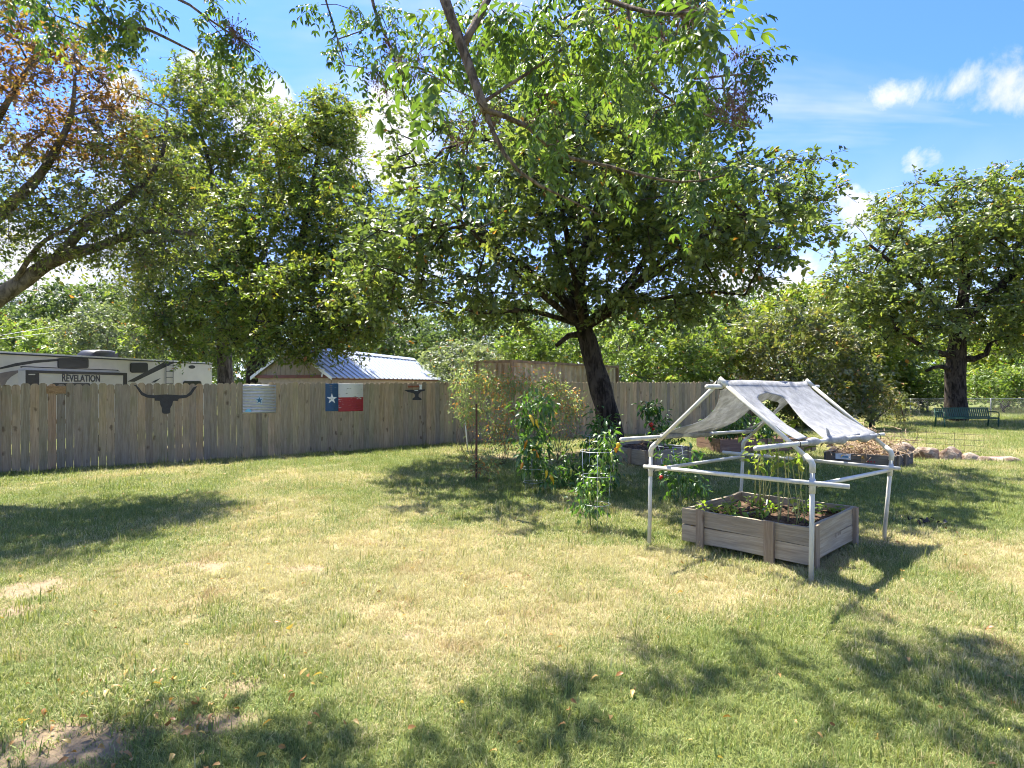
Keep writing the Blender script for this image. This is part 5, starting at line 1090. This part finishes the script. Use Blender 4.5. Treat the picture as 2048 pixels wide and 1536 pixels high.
# dead stalks heaped on the far bed
def dead_heap():
    rg = np.random.default_rng(12); M = mat_plain('dead_stalk', (.50, .36, .22), .9, .35, 6); c = np.array([7.92, 13.35, .30]); root = thing('dead_stalks', 'tangled heap of dead brown plant stalks lying on the far bed', 'plant debris', c); p0 = []; p1 = []; r = []
    for k in range(420):
        a = c+rg.normal(0, 1, 3)*np.array([.36, .30, .08])+Zu*abs(rg.normal(0, .17)); d = norm(rg.normal(0, 1, 3)*np.array([1, 1, .55])); L = rg.uniform(.12, .45); m = a+d*L*.5+rg.normal(0, .03, 3); e = m+norm(d+rg.normal(0, .4, 3)-Zu*.25)*L*.5
        p0 += [a, m]; p1 += [m, e]; r += [rg.uniform(.003, .009)]*2
    V, Fq = frusta(np.array(p0), np.array(p1), np.array(r), np.array(r)*.7, 4); o = part(root, 'stalk_tangle', V, Fq, M); o['kind'] = 'stuff'
    n = 160; P = c+rg.normal(0, 1, (n, 3))*np.array([.36, .3, .1])+Zu*.06; V, T = leaf_full(P, rg.uniform(.06, .16, n), rg.normal(0, 1, (n, 3)), rg.normal(0, 1, (n, 3)), .4, .8); o = part(root, 'dead_foliage', V, T, mat_leaf('dead_leaf', [(.16, .10, .06), (.26, .17, .10), (.34, .24, .14)], .2, .2), False, {'lv': np.repeat(rg.random(n), 8), 'lc': np.zeros(n*8)})
dead_heap()
# ------------------------------------------------------------------ rocks, wire panel
def mat_rock():
    m, t, out = newmat('sandstone'); v, oi = objvec(t); n = t.noise(v, 5, 6, .65, .4); n2 = t.noise(v, 22, 5, .7)
    col = t.mix(t.ss(n, .38, .6), (.17, .10, .06), (.38, .30, .215)); col = t.mix(t.math('MULTIPLY', t.ss(n2, .45, .65), .5), col, (.13, .10, .085)); p = principled(t, out, Base_Color=col, Roughness=.9); bump(t, p, t.math('ADD', n, n2), .7, .03); return m
ROCK = mat_rock()
def rock(label, px, pyb, Y, wpx, hpx, seed, depth=.7):
    rg = np.random.default_rng(seed); bm = bmesh.new(); bmesh.ops.create_icosphere(bm, subdivisions=3, radius=1); w = wpx*Y/F/2; h = hpx*Y/F
    pl = [(norm(rg.normal(0, 1, 3)), rg.uniform(.62, .92)) for _ in range(9)]
    for q in bm.verts:
        c = np.array(q.co)
        for n, d in pl:
            e = c@n-d
            if e > 0: c = c-n*e*.85
        c = c*(1+.06*(rg.random()-.5)); q.co = (c[0]*w*1.0, c[1]*w*depth, max(-.25, c[2])*h*1.02)
    me = bpy.data.meshes.new('rock'); bm.to_mesh(me); bm.free(); me.materials.append(ROCK); p = W(px, pyb, Y); o = obj('rock', me, None, (p[0], p[1], 0)); tagit(o, label, 'rock', 'rocks edging the garden')
rock('rounded tan boulder first in the row right of the stalk bed', 1853, 920, 14.2, 58, 28, 1); rock('split reddish boulder second in the row right of the stalk bed', 1903, 922, 14.0, 52, 30, 2); rock('wedge-shaped brown boulder third in the row right of the stalk bed', 1943, 922, 13.9, 46, 19, 3, .6)
rock('low flat pale slab lying at the right end of the rock row', 1998, 925, 13.8, 88, 12, 4, .5); rock('grey-brown boulder half hidden behind the stalk bed', 1806, 912, 15.0, 52, 26, 5); rock('pale boulder behind the left of the stalk bed', 1668, 905, 15.0, 34, 20, 6); rock('small stone at the left foot of the flat pale slab', 1968, 924, 13.75, 36, 11, 7)
def wire_panel():
    root = thing('wire_panel', 'low rusty wire grid panel standing behind the rocks', 'wire panel', W(1785, 905, 15.6)*np.array([1, 1, 0])); a = W(1750, 900, 16.6); b = W(1968, 900, 15.0); a[2] = b[2] = 0; d = b-a; L = np.linalg.norm(d); d /= L; M = mat_metal('dark_wire', (.07, .05, .04), .7, .3)
    n = 12
    for i in range(n+1): q = a+d*L*i/n; V, Fc = tube([q-Zu*.05, q+Zu*.54], .004, 4); part(root, 'upright_wire', V, Fc, M)
    for k in range(4): V, Fc = tube([a+Zu*(.08+.14*k), b+Zu*(.08+.14*k)], .004, 4); part(root, 'level_wire', V, Fc, M)
wire_panel()
# ------------------------------------------------------------------ the bench
def bench():
    GR = mat_plain('dark_green_coating', (.008, .055, .026), .6, .12, 10); Y = 24.3; a = W(1872, 855, Y); b = W(1990, 855, Y); a[2] = b[2] = 0; b = b+np.array([0, .25, 0]); d = norm(b-a); L = np.linalg.norm(b-a); n = np.array([d[1], -d[0], 0.])
    root = thing('park_bench', 'dark green slatted metal bench in front of the big oak', 'bench', (a+b)/2)
    P = lambda s, o, z: a+d*s+n*o+Zu*z
    prof = [(.40, .40), (.36, .435), (.20, .44), (.05, .43), (-.01, .46), (-.05, .60), (-.09, .76), (-.11, .80)]
    N = 27
    for i in range(N):
        s = L*(i+.5)/N; w = L/N*.34; V = []
        for o, z in prof: V += [P(s-w, o, z), P(s+w, o, z)]
        V += [q-np.array([0, 0, .006])+n*(-.006) for q in V]; m = len(prof)
        Fc = [(2*j, 2*j+1, 2*j+3, 2*j+2) for j in range(m-1)]+[(2*m+2*j+2, 2*m+2*j+3, 2*m+2*j+1, 2*m+2*j) for j in range(m-1)]+[(2*j, 2*j+2, 2*m+2*j+2, 2*m+2*j) for j in range(m-1)]+[(2*j+3, 2*j+1, 2*m+2*j+1, 2*m+2*j+3) for j in range(m-1)]
        part(root, 'slat', V, Fc, GR)
    for o, z, nm in ((.40, .395, 'seat_rail'), (-.115, .80, 'back_rail'), (-.02, .44, 'seat_rail')):
        V, Fc = tube([P(-.02, o, z), P(L+.02, o, z)], .018, 8); part(root, nm, V, Fc, GR, True)
    for s in (.02, L-.02):
        V, Fc = tube([P(s, .40, -.05), P(s, .40, .40)], .028, 8); part(root, 'leg', V, Fc, GR, True); V, Fc = tube([P(s, -.10, -.05), P(s, -.03, .44), P(s, -.11, .80)], .028, 8); part(root, 'leg', V, Fc, GR, True)
        V, Fc = tube(resample([P(s, -.07, .64), P(s, .10, .66), P(s, .34, .65), P(s, .42, .60), P(s, .42, .48), P(s, .40, .42)], .05)[0], .020, 8); part(root, 'armrest', V, Fc, GR, True)
bench()
# ------------------------------------------------------------------ chain-link fence
def chain_link():
    M = mat_metal('zinc_wire', (.26, .27, .27), .5, .3); Y = 31.5; a = np.array([16.6, Y, 0]); b = np.array([34., Y+1.5, 0]); d = norm(b-a); L = np.linalg.norm(b-a); H = .98
    root = thing('chain_link_fence', 'low galvanised chain-link fence running behind the bench', 'fence', a)
    for s in np.arange(0, L, 2.3): V, Fc = tube([a+d*s-Zu*.1, a+d*s+Zu*(H+.03)], .03, 7); part(root, 'post', V, Fc, M, True)
    V, Fc = tube([a+Zu*H, b+Zu*H], .021, 6); part(root, 'top_rail', V, Fc, M, True)
    p0 = []; p1 = []
    for s in np.arange(0, L-H, .10): p0 += [a+d*s+Zu*.03, a+d*(s+H)+Zu*.03]; p1 += [a+d*(s+H)+Zu*H, a+d*s+Zu*H]
    V, Fq = frusta(np.array(p0), np.array(p1), np.full(len(p0), .0022), np.full(len(p0), .0022), 4); o = part(root, 'wire_mesh', V, Fq, M); o['kind'] = 'stuff'
    g = thing('leaning_post', 'thin dark post leaning by the chain-link fence left of the bench', 'post', G(1806, 845)*np.array([1, 1, 0])); V, Fc = tube([G(1809, 845), W(1800, 803, 26.5)], .025, 6); part(g, 'shaft', V, Fc, RUSTY)
chain_link()
# ------------------------------------------------------------------ overhead wires
def wire(label, p, q, r, sag=.3):
    p = np.asarray(p, float); q = np.asarray(q, float); t = np.linspace(-.6, 1.6, 40)[:, None]; P = p+(q-p)*t; P[:, 2] -= sag*(1-(2*t[:, 0]-1)**2)*.0
    root = thing('utility_wire', label, 'wire', (float(P[0][0]), float(P[0][1]), 0), 'overhead utility wires'); V, Fc = tube(P, r, 5); part(root, 'cable', V, Fc, mat_metal('pale_wire', (.42, .43, .45), .5, .3), True)
wire('highest thin wire crossing the sky at upper right', W(1640, 407, 55), W(2048, 318, 44), .012); wire('second thin wire crossing the sky right of the leaning oak', W(1620, 493, 60), W(2048, 425, 52), .012); wire('bright low wire running in front of the bench oak', W(1560, 643, 34), W(2048, 608, 26), .013)
wire('thin pale wire seen beneath the leaning oak boughs', W(930, 690, 44), W(1300, 660, 40), .012); wire('upper of two pale wires at the left edge over the trailer', W(0, 671, 34), W(130, 649, 37), .010); wire('lower of two pale wires at the left edge over the trailer', W(0, 678, 34), W(105, 665, 37), .010)
# ------------------------------------------------------------------ litter on the lawn
def litter():
    rg = np.random.default_rng(77); n = 400; y = 2.6+13*rg.random(n)**1.4; x = rg.uniform(-.9, .9, n)*y; y[:80] = 2.7+1.0*rg.random(80); x[:80] = rg.normal(-1.9, .55, 80); P = np.stack([x, y, gz(x, y)+.035+.01*rg.random(n)], -1)
    M = mat_leaf('fallen_leaf', [(.20, .09, .03), (.34, .18, .06), (.42, .26, .09), (.50, .36, .10)], .2, .3); ax = norm(rg.normal(0, 1, (n, 3))*np.array([1, 1, .25])); V, T = leaf_full(P, rg.uniform(.025, .065, n), ax, norm(rg.normal(0, .5, (n, 3))+Zu), .5, .6)
    o = obj('fallen_leaves', mesh('fallen_leaves', V, T, M, False, {'lv': np.repeat(rg.random(n), 8), 'lc': np.zeros(n*8)})); tagit(o, 'scattered brown and yellow fallen leaves on the lawn', 'leaf litter', kind='stuff')
litter()
def clod():
    c = G(1857, 1047); rg = np.random.default_rng(3); root = thing('dead_leaf_clump', 'small dark clump of dead leaves lying on the lawn right of the frame', 'leaf clump', c); n = 26; P = c+rg.normal(0, 1, (n, 3))*np.array([.07, .05, .012])+Zu*.04
    V, T = leaf_full(P, rg.uniform(.05, .09, n), rg.normal(0, 1, (n, 3))*np.array([1, 1, .4]), norm(rg.normal(0, .6, (n, 3))+Zu), .5, .8); part(root, 'leaf_heap', V, T, mat_leaf('dark_dead_leaf', [(.03, .022, .018), (.06, .045, .035)], .1, .3), False, {'lv': np.repeat(rg.random(n), 8), 'lc': np.zeros(n*8)})
clod()
